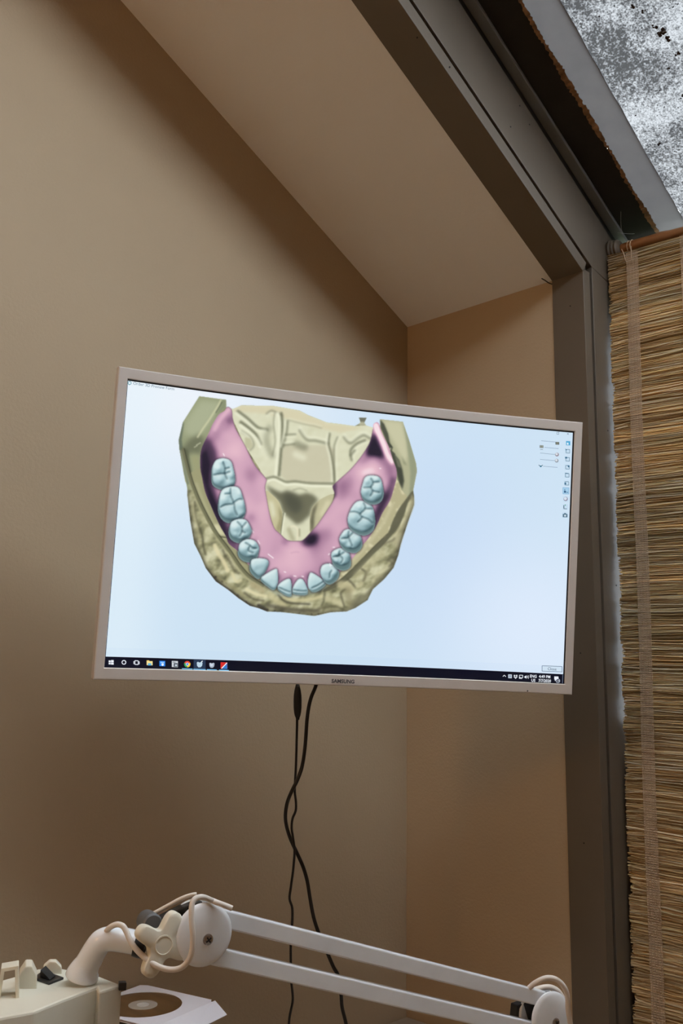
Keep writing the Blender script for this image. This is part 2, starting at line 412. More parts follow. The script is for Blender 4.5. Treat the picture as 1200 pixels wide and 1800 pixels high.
# ------------------------------------------------------------------ bamboo rod with its rosette
rod = empty('bamboo_rod', (WJ+0.02, 0.1205, CZ+0.91), 'orange bamboo rod carrying the reed blind under the skylight', 'curtain rod')
rp = [(WJ+0.012, 0.1205, CZ+0.9135)]; rr = [0.0095]
for k in range(1, 42):
    x = WJ+0.012+k*0.02
    rp.append((x, 0.1205, CZ+0.9135-0.035*(k*0.02)+0.0012*math.sin(k*0.5)))
    rr.append(0.0100+0.0006*math.sin(k*0.7)+(0.0016 if k % 9 == 5 else 0))
tube('bamboo_cane', rp, rr, M['bamboo'], rod, 14)
ros = empty('curtain_rosette', (WJ, 0.1185, CZ+0.913), 'ribbed round taupe rosette on the jamb holding the rod end', 'rod bracket')
pr = [(0.0, 0.021)]
for k in range(3):
    pr += [(0.001+k*0.007, 0.0215-k*0.0012), (0.003+k*0.007, 0.0235-k*0.0012), (0.005+k*0.007, 0.0235-k*0.0012), (0.007+k*0.007, 0.0205-k*0.0012)]
pr += [(0.023, 0.017), (0.024, 0.0135), (0.0245, 0.0105)]
lathe('ribbed_disc', (WJ, 0.1185, CZ+0.913), (1, 0, 0), pr, M['rosette'], ros, 36)

# ------------------------------------------------------------------ reed blind
BY = lambda z: 0.097 - 0.018*(0.9-(z-CZ))/1.5                # hangs almost plumb, a little inward at its foot
bl = empty('reed_blind', (0.8, 0.1, CZ-0.7), 'straw reed roll-up blind with woven tape hanging from bamboo rod', 'blind')
BX1 = 1.28
tones = np.array([(0.82, 0.64, 0.36), (0.76, 0.58, 0.30), (0.86, 0.72, 0.45), (0.62, 0.45, 0.22), (0.88, 0.76, 0.52), (0.72, 0.60, 0.36), (0.48, 0.32, 0.15), (0.90, 0.81, 0.62)])
NX = 14; V, Fc, C = [], [], []
tt = (np.arange(NX+1)/NX)**1.6
z = CZ+0.888; row = 0; clump = 0; vb = 0
while z > CZ-0.72:
    if row % 8 == 0: clump = random.uniform(-0.004, 0.006); ctone = random.uniform(0.85, 1.12)
    for k in range(7):
        r = random.uniform(0.0006, 0.0014) if k < 5 else 0.0019
        x0 = WJ+0.0042+max(0, clump+random.uniform(-0.003, 0.005))+(0 if k < 5 else 0.002); x1 = BX1+random.uniform(-0.01, 0.01)
        zz = z+random.uniform(-0.0022, 0.0022); yy = BY(zz)+random.uniform(-0.0035, 0.0015)+(0.002 if k > 2 else 0)+(0.003 if k > 4 else 0)
        fr = random.uniform(-0.006, 0.004)*(k < 5); sl = random.uniform(-0.004, 0.004); ph = random.uniform(0, 6)
        x = x0+(x1-x0)*tt
        if k < 3 and random.random() < 0.2: x = x0+(x1-x0)*tt*random.uniform(0.05, 0.7)**1.3      # broken reed
        py_ = yy+0.0012*np.sin(ph+21*x)
        pz_ = zz+fr*np.clip((0.515-x)/0.05, 0, 1)+sl*0.3*np.sin(ph+x*9)+0.0016*np.sin(ph*2+x*23)-0.03*(x-WJ)
        for a in range(4):
            V.append(np.stack([x, py_+r*math.cos(a*math.pi/2+.4), pz_+r*math.sin(a*math.pi/2+.4)], -1))
        for a in range(4):
            a2 = (a+1) % 4
            for i in range(NX): Fc.append((vb+a*(NX+1)+i, vb+a*(NX+1)+i+1, vb+a2*(NX+1)+i+1, vb+a2*(NX+1)+i))
        Fc.append(tuple(vb+a*(NX+1) for a in range(4))); Fc.append(tuple(vb+a*(NX+1)+NX for a in (3, 2, 1, 0)))
        vb += 4*(NX+1)
        C.append(np.tile(np.append(tones[random.randrange(8)]*random.uniform(0.85, 1.15)*ctone, 1.0), (4*(NX+1), 1)))
    z -= random.uniform(0.0022, 0.0030); row += 1
me = bpy.data.meshes.new('reeds'); me.from_pydata(np.concatenate(V).tolist(), [], Fc); me.update()
o = link_mesh('reeds', me, M['straw'], bl); o['kind'] = 'stuff'
ca = o.data.color_attributes.new('Col', 'FLOAT_COLOR', 'POINT'); ca.data.foreach_set('color', np.concatenate(C).astype(np.float32).ravel())

def woven_tape(xc, label=None):
    V, Fc = [], []
    zt, zb = CZ+0.885, CZ-0.715
    W = 0.0235
    cx = lambda z: xc + 0.004*((z-CZ)) + 0.0012*math.sin(z*9)
    for k in range(9):
        off = -W/2+W*k/8
        pts = [(cx(zz)+off+random.uniform(-0.0003, 0.0003), BY(zz)-0.0068, zz) for zz in np.linspace(zt, zb, 90)]
        tv, tf = tube_geo(pts, 0.00055, 4); b = len(V); V += tv; Fc += [tuple(b+i for i in f) for f in tf]
    zz = zt-0.003
    while zz > zb:
        j = random.uniform(-0.0006, 0.0006)
        pts = [(cx(zz)-W/2-0.0008+(W+0.0016)*i/8, BY(zz)-0.0068+(0.0007 if i % 2 else -0.0007), zz+j*(i-4)/4) for i in range(9)]
        tv, tf = tube_geo(pts, 0.00055, 4); b = len(V); V += tv; Fc += [tuple(b+i for i in f) for f in tf]
        zz -= random.uniform(0.0036, 0.0046)
    o = mesh_obj('woven_tape', V, Fc, M['tape'], bl)
woven_tape(0.5145); woven_tape(0.628); woven_tape(0.86); woven_tape(1.10)
# thread wound round the rod, and its loose ends standing up from the tape
for x0 in (0.500, 0.507):
    zc = CZ+0.9135-0.035*(x0-WJ-0.012)
    tube('tie_thread', [(x0+0.0015*math.sin(a), 0.1205+0.0122*math.cos(a), zc+0.0122*math.sin(a)) for a in np.linspace(0, 2*math.pi, 25)], 0.0010, M['tape'], rod, 6)
for x0, dx in ((0.505, -0.007), (0.518, 0.001)):
    tube('loose_thread', crv([(x0, BY(CZ+0.87)-0.0075, CZ+0.868), (x0+dx*0.4, BY(CZ+0.88)-0.0085, CZ+0.884), (x0+dx, BY(CZ+0.89)-0.0085, CZ+0.896)], 5), 0.0010, M['tape'], bl, 6)

# small bent hook at the head of the wall
hk = CAM + ray(966, 498)*((0.0-CAM[1])/ray(966, 498)[1])
o = tube('wall_hook', crv([(hk[0]+0.006, 0.0, hk[2]-0.004), (hk[0]+0.004, -0.012, hk[2]-0.004), (hk[0]-0.002, -0.018, hk[2]+0.002), (hk[0]-0.007, -0.020, hk[2]+0.006)], 5), 0.0013, M['black'], None, 6)
tag(o, 'small dark bent hook at the top of the wall beside the casing', 'hook')

# cobwebs in the skylight corner
def px_on(px, py, X): d = ray(px, py); return Vector(CAM+d*((X-CAM[0])/d[0]))
cw = empty('cobweb', px_on(1090, 400, WJ+0.03), 'thin cobweb strands in the black skylight corner above the rod', 'cobweb')
for ps in (((1091, 361), (1091, 395), (1094, 412)), ((1101, 363), (1108, 367), (1115, 376), (1124, 384), (1132, 380)), ((1085, 409), (1110, 411), (1140, 408))):
    tube('strand', crv([px_on(a, b, WJ+0.03) for a, b in ps], 5), 0.00028, M['web'], cw, 4)

# ------------------------------------------------------------------ curved monitor
MC = np.array([0.3843, -0.5909, 0.2162+CZ]); MY, MT, MR, MK = 1.0442, 0.1069, -0.0166, 0.4064
RAD = 1/MK
_r = np.array([math.cos(MY), math.sin(MY), 0]); _n0 = np.array([math.sin(MY), -math.cos(MY), 0])
mn = _n0*math.cos(MT)+np.array([0, 0, -1])*math.sin(MT); _u = np.cross(mn, _r)
mr = math.cos(MR)*_r+math.sin(MR)*_u; mu = -math.sin(MR)*_r+math.cos(MR)*_u
HW, HH = 0.3635, 0.2154
IL, IR, IT, IB = -0.350, 0.351, 0.1999, -0.1992
def mp(s, t, e=0.0):
    """point on the curved front: s along the arc, t up, e toward the viewer"""
    a = s/RAD; q = RAD-e
    return Vector(MC + mr*(q*math.sin(a)) + mn*(RAD-q*math.cos(a)) + mu*t)
def px2st(px, py):
    """photo position of a mark on the screen -> (arc, height) on the curved screen"""
    px = np.asarray(px, float); py = np.asarray(py, float)
    d = cf + ((px-600)/FPX)[..., None]*cr - ((py-900)/FPX)[..., None]*cu
    o = CAM-MC
    ox, oy, oz = o @ mr, o @ mu, o @ mn
    dx, dy, dz = d @ mr, d @ mu, d @ mn
    A = dx*dx+dz*dz; B = 2*(ox*dx+(oz-RAD)*dz); Cc = ox*ox+(oz-RAD)**2-RAD**2
    t = (-B+np.sqrt(B*B-4*A*Cc))/(2*A)
    x = ox+t*dx; zz = oz+t*dz
    return RAD*np.arctan2(x, RAD-zz), oy+t*dy
def mps(s, t, e):
    s = np.asarray(s); t = np.asarray(t); a = s/RAD; q = RAD-e
    return MC + (q*np.sin(a))[..., None]*mr + (RAD-q*np.cos(a))[..., None]*mn + t[..., None]*mu

mon = empty('curved_monitor', Vector(MC)-Vector(mn)*0.05-Vector(mu)*HH, 'white curved monitor on the wall showing a dental model', 'monitor')
NS = 48
def ring(sa, sb, ta, tb, e):
    out = []
    for i in range(NS+1): out.append((sa+(sb-sa)*i/NS, ta, e))
    for i in range(NS+1): out.append((sb+(sa-sb)*i/NS, tb, e))
    return out
rings = [ring(-HW+.004, HW-.004, -HH+.004, HH-.004, -0.020), ring(-HW, HW, -HH, HH, -0.0165), ring(-HW, HW, -HH, HH, -0.0014), ring(-HW+.0006, HW-.0006, -HH+.0006, HH-.0006, -0.0003),
         ring(-HW+.0016, HW-.0016, -HH+.0016, HH-.0016, 0.0), ring(IL-.0008, IR+.0008, IB-.0008, IT+.0008, 0.0), ring(IL, IR, IB, IT, -0.0006), ring(IL, IR, IB, IT, -0.004)]
V, Fc = [], []
n = len(rings[0])
for r_ in rings: V += [mp(*p) for p in r_]
for k in range(len(rings)-1):
    for i in range(n):
        j = (i+1) % n; Fc.append((k*n+i, k*n+j, (k+1)*n+j, (k+1)*n+i))
mesh_obj('bezel', V, Fc, M['bezel'], mon)
# rear shell, bulging toward the middle
V, Fc = [], []
A, B = 30, 18
for j in range(B+1):
    for i in range(A+1):
        s = (-HW+.004)+(2*HW-.008)*i/A; t = (-HH+.004)+(2*HH-.008)*j/B
        a, b = abs(2*i/A-1), abs(2*j/B-1)
        V.append(mp(s, t, -0.0201-0.032*(1-a**4)*(1-b**4)))
for j in range(B):
    for i in range(A):
        k = j*(A+1)+i; Fc.append((k, k+A+1, k+A+2, k+1))
mesh_obj('rear_shell', V, Fc, M['bezel'], mon, True)
# black panel border
def st_grid(name, sa, sb, ta, tb, e, ni, nj, material, parent, colfun=None):
    S, T = np.meshgrid(np.linspace(sa, sb, ni+1), np.linspace(ta, tb, nj+1))
    P = mps(S, T, e).reshape(-1, 3)
    F_ = [(j*(ni+1)+i, j*(ni+1)+i+1, (j+1)*(ni+1)+i+1, (j+1)*(ni+1)+i) for j in range(nj) for i in range(ni)]
    o = mesh_obj(name, P, F_, material, parent)
    if colfun is not None: setcol(o, colfun(S.ravel(), T.ravel()))
    return o
def lin(c):
    c = np.asarray(c, float)/255
    return np.where(c <= 0.04045, c/12.92, ((c+0.055)/1.055)**2.4)
def setcol(o, rgb):
    n = len(o.data.vertices); a = np.ones((n, 4), np.float32); a[:, :3] = lin(rgb)
    ca = o.data.color_attributes.new('Col', 'FLOAT_COLOR', 'POINT'); ca.data.foreach_set('color', a.ravel())
st_grid('panel_border', IL-.001, IR+.001, IB-.001, IT+.001, -0.0035, 40, 2, M['dark'], mon)
def bgcol(s, t):
    u = (s-IL)/(IR-IL); v = (t-IB)/(IT-IB)                   # what the application shows: pale blue, paler at top left
    c0 = np.array([205, 226, 243.]); c1 = np.array([238, 243, 250.]); c2 = np.array([222, 235, 252.]); c3 = np.array([197, 218, 244.])
    f1 = np.exp(-((u-0.05)/0.35)**2-((v-0.95)/0.35)**2)[..., None]
    f2 = np.exp(-((u-0.93)/0.22)**2-((v-0.2)/0.35)**2)[..., None]
    f3 = np.exp(-((u-0.70)/0.18)**2-((v-0.5)/0.45)**2)[..., None]
    f4 = np.exp(-((u-0.02)/0.08)**2)[..., None]
    c = c0+(c1-c0)*f1; c = c+(c3-c)*f3*0.8; c = c+(c2-c)*f2*0.9; c = c+(np.array([226, 241, 250])-c)*f4*0.6
    return c
TB_L = px2st(185, 1154.8)[1]; TB_R = px2st(993, 1185.2)[1]; TBT = (TB_L+TB_R)/2
scr = st_grid('screen', IL+.0012, IR-.0025, TBT, IT-.0022, -0.0030, 70, 44, M['screen'], mon, bgcol)
flat = lambda c: (lambda s, t: np.tile(np.array(c, float), (len(s), 1)))
st_grid('taskbar', IL+.0005, IR-.0010, IB+.0008, TBT, -0.0030, 40, 1, M['screen'], scr, flat((3, 6, 26)))
ST = px2st(590, 1153)[1]
st_grid('status_strip', IL+.0012, IR-.0025, TBT+.0004, ST, -0.00295, 40, 1, M['screen_fine'], scr, lambda s, t: bgcol(s, t)*np.array([0.985, 0.99, 0.995]))

# ---- marks drawn on the screen, one mesh for each mark
class Mark:
    def __init__(self): self.v, self.f, self.c = [], [], []
    def poly(self, pts, c, e=-0.0028):
        pts = np.array(pts, float); s, t = px2st(pts[:, 0], pts[:, 1])
        b = len(self.v); self.v += list(mps(s, t, e)); self.f.append(tuple(range(b, b+len(pts)))); self.c += [c]*len(pts)
    def rect(self, x0, y0, x1, y1, c, e=-0.0028, k=0.036):     # k: rows run slightly downhill in the photo
        xm = (x0+x1)/2; d = lambda x: (x-xm)*k
        self.poly([(x0, y0+d(x0)), (x1, y0+d(x1)), (x1, y1+d(x1)), (x0, y1+d(x0))], c, e)
    def disc(self, x, y, r, c, e=-0.0028, a0=0, a1=2*math.pi, n=20):
        full = a1-a0 > 6.2
        pts = [(x+r*math.cos(a0+(a1-a0)*i/n), y+r*math.sin(a0+(a1-a0)*i/n)) for i in range(n if full else n+1)]
        if not full: pts = [(x, y)]+pts
        self.poly(pts, c, e)
    def ring(self, x, y, r0, r1, c, e=-0.0028, n=22):
        for i in range(n):
            a, b = 2*math.pi*i/n, 2*math.pi*(i+1)/n
            self.poly([(x+r0*math.cos(a), y+r0*math.sin(a)), (x+r1*math.cos(a), y+r1*math.sin(a)), (x+r1*math.cos(b), y+r1*math.sin(b)), (x+r0*math.cos(b), y+r0*math.sin(b))], c, e)
    def line(self, x0, y0, x1, y1, w_, c, e=-0.0028):
        d = np.array([x1-x0, y1-y0], float); d /= np.hypot(*d); nn = np.array([-d[1], d[0]])*w_/2
        a, b = np.array([x0, y0]), np.array([x1, y1]); self.poly([a-nn, b-nn, b+nn, a+nn], c, e)
    def frame(self, x0, y0, x1, y1, w_, c, e=-0.0028, k=0.036):
        xm = (x0+x1)/2; d = lambda x: (x-xm)*k
        p = [(x0, y0+d(x0)), (x1, y0+d(x1)), (x1, y1+d(x1)), (x0, y1+d(x0))]
        for i in range(4): self.line(*p[i], *p[(i+1) % 4], w_, c, e)
    def done(self, name, parent=None):
        o = mesh_obj(name, self.v, self.f, M['screen_fine'], parent or scr); setcol(o, np.array(self.c, float)); return o
def text(body, px, py, hpx, c, name='lettering', align='LEFT', e=-0.0027, material=None, parent=None, bold=0.0, sx=1.0, k=0.0):
    cv = bpy.data.curves.new('tmp', 'FONT'); cv.body = body; cv.align_x = align; cv.size = 1.0; cv.offset = bold; cv.resolution_u = 3
    ob = bpy.data.objects.new('tmp', cv); COL.objects.link(ob)
    dg = bpy.context.evaluated_depsgraph_get(); me = bpy.data.meshes.new_from_object(ob.evaluated_get(dg))
    bpy.data.objects.remove(ob); bpy.data.curves.remove(cv)
    n = len(me.vertices); co = np.zeros(n*3, np.float32); me.vertices.foreach_get('co', co); co = co.reshape(-1, 3)
    s0, t0 = px2st(px, py); s1, t1 = px2st(px, py-hpx); sc = (t1-t0)/0.70
    P = mps(s0+co[:, 0]*sc*sx, t0+co[:, 1]*sc+co[:, 0]*sc*k, e)
    me.vertices.foreach_set('co', P.astype(np.float32).ravel()); me.update(); me.name = name
    o = link_mesh(name, me, material or M['screen_fine'], parent or scr)
    if material is None: setcol(o, np.tile(np.array(c, float), (n, 1)))
    return o

WHT = (235, 240, 248)
# taskbar marks
m = Mark()
for (x0, y0, x1, y1) in ((191.6, 1161.2, 195.2, 1164.6), (195.8, 1160.6, 200.4, 1164.6), (191.6, 1165.2, 195.2, 1168.2), (195.8, 1165.2, 200.4, 1168.6)): m.rect(x0, y0, x1, y1, WHT)
m.done('start_mark')
m = Mark(); m.ring(218.4, 1164.6, 2.6, 4.1, WHT); m.done('search_mark')
m = Mark(); m.frame(237.6, 1161.8, 243.6, 1168.4, 1.3, WHT); m.line(235.8, 1162.5, 235.8, 1167.6, 1.1, WHT); m.line(245.4, 1163, 245.4, 1168, 1.1, WHT); m.done('task_view_mark')
m = Mark(); m.rect(258.4, 1161, 263, 1164, (240, 205, 110)); m.rect(258.4, 1162.4, 268.8, 1169.6, (246, 224, 150), -0.00275); m.rect(260.6, 1166.2, 266.6, 1170, (95, 180, 225), -0.0027); m.done('folder_icon')
m = Mark(); m.rect(280.8, 1162, 291, 1171.4, (40, 130, 230)); m.rect(282.6, 1163.6, 289.4, 1166.2, (150, 200, 250), -0.0027); m.disc(286.4, 1168.6, 2.2, (235, 245, 255), -0.0027); m.done('blue_icon')
m = Mark(); m.rect(302.6, 1162.2, 313.4, 1173, (205, 210, 216)); m.rect(306, 1166, 313, 1172.4, (60, 70, 85), -0.00275); m.rect(308, 1168, 312, 1171.4, (190, 200, 210), -0.0027); m.line(304, 1164.2, 309, 1164.4, 1, (60, 70, 85), -0.0027); m.done('grey_icon')
m = Mark()
m.disc(329.8, 1167.8, 5.6, (222, 70, 55), a0=math.radians(205), a1=math.radians(335)); m.disc(329.8, 1167.8, 5.6, (245, 200, 60), a0=math.radians(-25), a1=math.radians(90)); m.disc(329.8, 1167.8, 5.6, (60, 165, 90), a0=math.radians(90), a1=math.radians(205))
m.disc(329.8, 1167.8, 2.7, (240, 244, 248), -0.0027); m.disc(329.8, 1167.8, 2.0, (70, 135, 240), -0.0026); m.done('round_browser_icon')
m = Mark(); m.rect(341, 1160.2, 362, 1178.4, (38, 56, 82), -0.00285); m.done('active_tile')
toothp = lambda x, y, k: [(x-5*k, y-3.5*k), (x-3*k, y-5*k), (x, y-3.6*k), (x+3.4*k, y-5*k), (x+5.2*k, y-3*k), (x+4.4*k, y+2*k), (x+2*k, y+4.6*k), (x-2*k, y+4.8*k), (x-4.4*k, y+1.8*k)]
m = Mark(); m.poly(toothp(351.4, 1168.6, 1), (190, 214, 230)); m.line(354.4, 1164.4, 356.6, 1162, 1.6, (235, 245, 250), -0.0027); m.done('tooth_icon')
m = Mark(); m.poly(toothp(373, 1169.8, 0.92), (168, 180, 196)); m.poly(toothp(372.4, 1169, 0.55), (205, 214, 226), -0.0027); m.done('tooth_icon')
m = Mark(); m.rect(388.4, 1164.6, 400.2, 1176, (214, 45, 40)); m.poly([(400, 1166.4), (400, 1176.2), (391, 1175.8)], (45, 125, 205), -0.0027); m.line(390, 1175.4, 394.6, 1170.6, 1.5, WHT, -0.0026); m.line(394.6, 1170.6, 399.6, 1165.4, 1.5, WHT, -0.0026); m.done('red_blue_icon')
m = Mark()
for a, b, y in ((320.4, 339, 1176.0), (340.6, 362, 1177.0), (364.4, 381.6, 1177.6), (385.6, 402.8, 1178.4)): m.rect(a, y-.7, b, y+.7, (120, 195, 240), -0.0026)
m.done('running_marks')
m = Mark(); m.line(884.6, 1189.6, 887.2, 1187, 1, WHT); m.line(887.2, 1187, 889.8, 1189.8, 1, WHT)
m.rect(894, 1185.8, 900.4, 1192.4, (200, 210, 222)); m.rect(895.2, 1187, 899.2, 1191, (150, 165, 185), -0.0027)
for dx, dy in ((-1.9, -1.6), (1.9, -1.6), (-1.9, 1), (1.9, 1), (0, 3)): m.poly([(907+dx-1.8, 1189.2+dy), (907+dx, 1189.2+dy-1.3), (907+dx+1.8, 1189.2+dy), (907+dx, 1189.2+dy+1.3)], WHT)
m.frame(913.8, 1187.2, 919.6, 1191.4, 1, WHT); m.rect(913, 1190.6, 915.4, 1193.2, WHT, -0.0027); m.line(915.4, 1193, 918.6, 1193.2, .9, WHT)
m.poly([(922.6, 1189), (924, 1189), (926, 1187.2), (926, 1193.4), (924, 1191.8), (922.6, 1191.8)], WHT); m.line(927.4, 1188.4, 927.8, 1192.2, .8, WHT); m.line(929.2, 1187.4, 929.6, 1193.4, .8, WHT); m.done('tray_marks')
text('ENG', 938, 1191.4, 5.0, WHT, align='CENTER', bold=0.02, sx=0.92); text('US', 938, 1198.6, 5.0, WHT, align='CENTER', bold=0.02, sx=0.92)
text('4:49 PM', 958, 1192.2, 5.0, WHT, align='CENTER', bold=0.02, sx=0.92); text('7/7/2020', 958, 1199.4, 5.0, WHT, align='CENTER', bold=0.02, sx=0.92)
m = Mark(); m.rect(975, 1189.4, 982.4, 1195, WHT); m.poly([(976, 1195), (979, 1195.2), (976, 1197.4)], WHT); m.disc(981.4, 1197, 3.6, (15, 25, 50), -0.0027); m.ring(981.4, 1197, 3.0, 3.7, (200, 210, 225), -0.0026); m.line(990, 1186.4, 989.4, 1201.4, .5, (150, 165, 190)); m.done('notification_mark')
text('19', 981.5, 1199, 3.6, WHT, align='CENTER', e=-0.0025)
m = Mark(); m.rect(953.4, 1171.4, 988.6, 1180.6, (206, 224, 240)); m.frame(953.4, 1171.2, 988.6, 1180.8, 0.9, (95, 115, 135), -0.0027); m.done('close_button')
text('Close', 971, 1178.6, 5.0, (70, 90, 110), align='CENTER', e=-0.0026)
# title row
text('Order 3D Preview Form', 234.4, 675.4, 5.2, (95, 120, 135), sx=0.98)
m = Mark(); m.ring(228.4, 672.6, 2.2, 3.4, (110, 160, 170)); m.poly([(225.4, 673.4), (227.6, 676.4), (229.6, 675.2)], (110, 160, 170)); m.done('window_icon')
m = Mark(); m.frame(979.6, 759.4, 982.8, 763, .6, (110, 125, 140), k=.11); m.line(982, 758.6, 984, 758.8, .5, (110, 125, 140)); m.done('restore_mark')
m = Mark(); m.line(997.6, 760.6, 1000.4, 763.8, .6, (110, 125, 140)); m.line(1000.4, 760.8, 997.6, 763.6, .6, (110, 125, 140)); m.done('close_mark')
# sliders
for (x0, y0, x1, y1, kx, ky, cc) in ((952, 774.2, 977, 776.6, 980.4, 778.8, (62, 66, 52)), (957.6, 786, 982.6, 788.2, 952.6, 784.6, (110, 116, 108)), (950, 795.8, 977, 798.6, 979.8, 798.6, (150, 140, 150)), (950, 807, 975.6, 809.4, 979.2, 809.4, (150, 160, 170)), (955.6, 819.2, 980.6, 821.2, 951.2, 818.6, (60, 85, 100))):
    m = Mark(); m.line(x0, y0, x1, y1, .7, (130, 150, 170))
    if cc[0] > 140: m.disc(kx, ky, 3.4, cc); m.disc(kx-.6, ky-.8, 2.1, (215, 222, 230), -0.0027)
    elif cc[0] == 60: m.line(kx-3.6, ky-1.8, kx, ky+1.4, 1.1, cc); m.line(kx+3.6, ky-1.6, kx, ky+1.4, 1.1, cc); m.disc(kx, ky+.8, 1.5, (40, 110, 140), -0.0027)
    else:
        m.rect(kx-3.2, ky-2.4, kx+3.2, ky+2.4, cc); m.line(kx-1.2, ky-2.2, kx-1.2, ky+2.2, .7, (200, 205, 190), -0.0027); m.line(kx+1.2, ky-2.2, kx+1.2, ky+2.2, .7, (200, 205, 190), -0.0027)
        if kx < 960: m.line(kx-2.6, ky+5, kx+2.6, ky+5.2, .8, (120, 130, 135))
    m.done('slider')
# tool buttons down the right side
TC = (88, 120, 140)
for i, (x, y) in enumerate(((999.4, 778.6), (998.4, 792.4), (998, 806.6), (997.7, 820.6), (997.2, 834.8), (996.5, 849), (995.4, 862.4), (995, 876.8), (994.3, 890.8), (994, 905.4))):
    m = Mark(); m.rect(x-4.6, y-4.6, x+4.6, y+4.6, (196, 220, 238), -0.0029)
    if i == 0: m.rect(x-3.6, y-3.6, x+3.6, y+3.6, (70, 165, 210)); m.rect(x-2.2, y-1, x+.6, y+2.6, (225, 240, 250), -0.0027)
    elif i == 6: m.rect(x-5.4, y-5.6, x+5.4, y+5.6, (165, 205, 232), -0.00285); m.frame(x-5.4, y-5.6, x+5.4, y+5.6, .6, (110, 165, 205), -0.0028); m.rect(x-3.4, y+.4, x+.2, y+3.4, (40, 90, 130), -0.0027); m.line(x-2, y-3, x-2, y+2, 1, (40, 90, 130), -0.0027); m.line(x+1, y+2.6, x+4, y+2.8, 1, (40, 90, 130), -0.0027)
    elif i == 7: m.disc(x, y, 3.7, (140, 135, 155)); m.disc(x-.5, y-.6, 2.7, (214, 224, 236), -0.0027)
    elif i == 8: m.line(x-2.4, y-3, x-2.4, y+2.6, 1.3, (50, 80, 95)); m.line(x-3, y+3.2, x+3, y+3.4, .9, (50, 80, 95)); m.disc(x, y-3.2, 1, (60, 150, 110))
    elif i == 9: m.rect(x-4.2, y-2.2, x+4.2, y+3.6, TC); m.rect(x-1.8, y-3.8, x+1.8, y-2, TC); m.disc(x, y+.8, 1.9, (200, 216, 228), -0.0027)
    else:
        m.frame(x-2.6, y-2.6, x+3.8, y+3.4, .8, TC); k = i-1
        m.poly(([(x-4.2, y-4), (x-1, y-2.2), (x-3, y-.6)], [(x-4, y-4), (x-.4, y-4), (x-.4, y-1), (x-4, y-1)], [(x+.4, y-3), (x+3.4, y-3), (x+3.4, y+.6), (x+1.6, y+.6)], [(x-3.2, y-4), (x+2.6, y-3.4), (x+2.6, y-2.4), (x-3.2, y-3)], [(x-3.6, y-1), (x-.6, y-1), (x-.6, y+2.4), (x-3.6, y+2.4)])[k], (60, 110, 140), -0.0027)
    m.done('tool_button')

# ---- the picture of the dental model, painted as colours on a fine grid of the screen
GX0, GX1, GY0, GY1 = 308, 742, 688, 1092
gw, gh = GX1-GX0+1, GY1-GY0+1
GX, GY = np.meshgrid(np.arange(GX0, GX1+1, dtype=float), np.arange(GY0, GY1+1, dtype=float))
def pmask(poly, ss=2):
    P = np.array(poly, float); out = np.zeros_like(GX)
    x0, x1 = P[:, 0].min()-1, P[:, 0].max()+1; y0, y1 = P[:, 1].min()-1, P[:, 1].max()+1
    i0, i1 = max(0, int(y0-GY0)), min(gh, int(y1-GY0)+2); j0, j1 = max(0, int(x0-GX0)), min(gw, int(x1-GX0)+2)
    if i0 >= i1 or j0 >= j1: return out
    gx, gy = GX[i0:i1, j0:j1], GY[i0:i1, j0:j1]; acc = np.zeros_like(gx)
    nx, ny = np.roll(P[:, 0], -1), np.roll(P[:, 1], -1)
    for a in range(ss):
        for b in range(ss):
            X = gx+(a+.5)/ss-.5; Y = gy+(b+.5)/ss-.5; ins = np.zeros(gx.shape, bool)
            for (ax, ay, bx, by) in zip(P[:, 0], P[:, 1], nx, ny):
                if ay == by: continue
                c = (ay > Y) != (by > Y); ins ^= c & (X < (bx-ax)*(Y-ay)/(by-ay)+ax)
            acc += ins
    out[i0:i1, j0:j1] = acc/ss/ss; return out
_fx = np.fft.rfftfreq(gw)[None, :]; _fy = np.fft.fftfreq(gh)[:, None]
def blur(a, s):
    if s <= 0: return a
    return np.fft.irfft2(np.fft.rfft2(a)*np.exp(-2*(math.pi*s)**2*(_fx**2+_fy**2)), s=a.shape)
def smask(line, wd, soft=0.7):
    P = np.array(line, float); d = np.full(GX.shape, 1e9)
    for (ax, ay), (bx, by) in zip(P[:-1], P[1:]):
        dx, dy = bx-ax, by-ay; L = dx*dx+dy*dy+1e-9
        t = np.clip(((GX-ax)*dx+(GY-ay)*dy)/L, 0, 1); d = np.minimum(d, np.hypot(GX-ax-t*dx, GY-ay-t*dy))
    return np.clip((wd/2-d)/soft+.5, 0, 1)
S_, T_ = px2st(GX, GY)
IMG = bgcol(S_, T_)
ALPHA = np.zeros_like(GX)
def put(mask, color, a=1.0, solid=False):
    global IMG, ALPHA
    m_ = (np.clip(mask, 0, 1)*a)[..., None]; IMG = IMG*(1-m_)+np.asarray(color, float)*m_
    if solid: ALPHA = np.maximum(ALPHA, np.clip(mask, 0, 1))
def noise(s, seed):
    r_ = np.random.default_rng(seed).standard_normal(GX.shape); r_ = blur(r_, s); return r_/r_.std()
def shade(h, k, light=(-0.45, -0.75, 0.9)):
    gy_, gx_ = np.gradient(h); l = np.array(light); l = l/np.linalg.norm(l)
    nz = 1/np.sqrt(1+(k*gx_)**2+(k*gy_)**2)
    return ((-k*gx_)*l[0]+(-k*gy_)*l[1]+l[2])*nz
def ramp(x, stops):
    xs = [s[0] for s in stops]; return np.stack([np.interp(x, xs, [s[1][i] for s in stops]) for i in range(3)], -1)
CR = [(0.0, (46, 46, 40)), (0.35, (98, 98, 74)), (0.55, (152, 150, 114)), (0.72, (196, 194, 158)), (0.88, (224, 222, 190)), (1.0, (240, 238, 214))]
PK = [(0.0, (34, 26, 44)), (0.3, (92, 66, 92)), (0.55, (160, 118, 146)), (0.75, (206, 162, 184)), (0.92, (228, 186, 200)), (1.0, (246, 222, 228))]
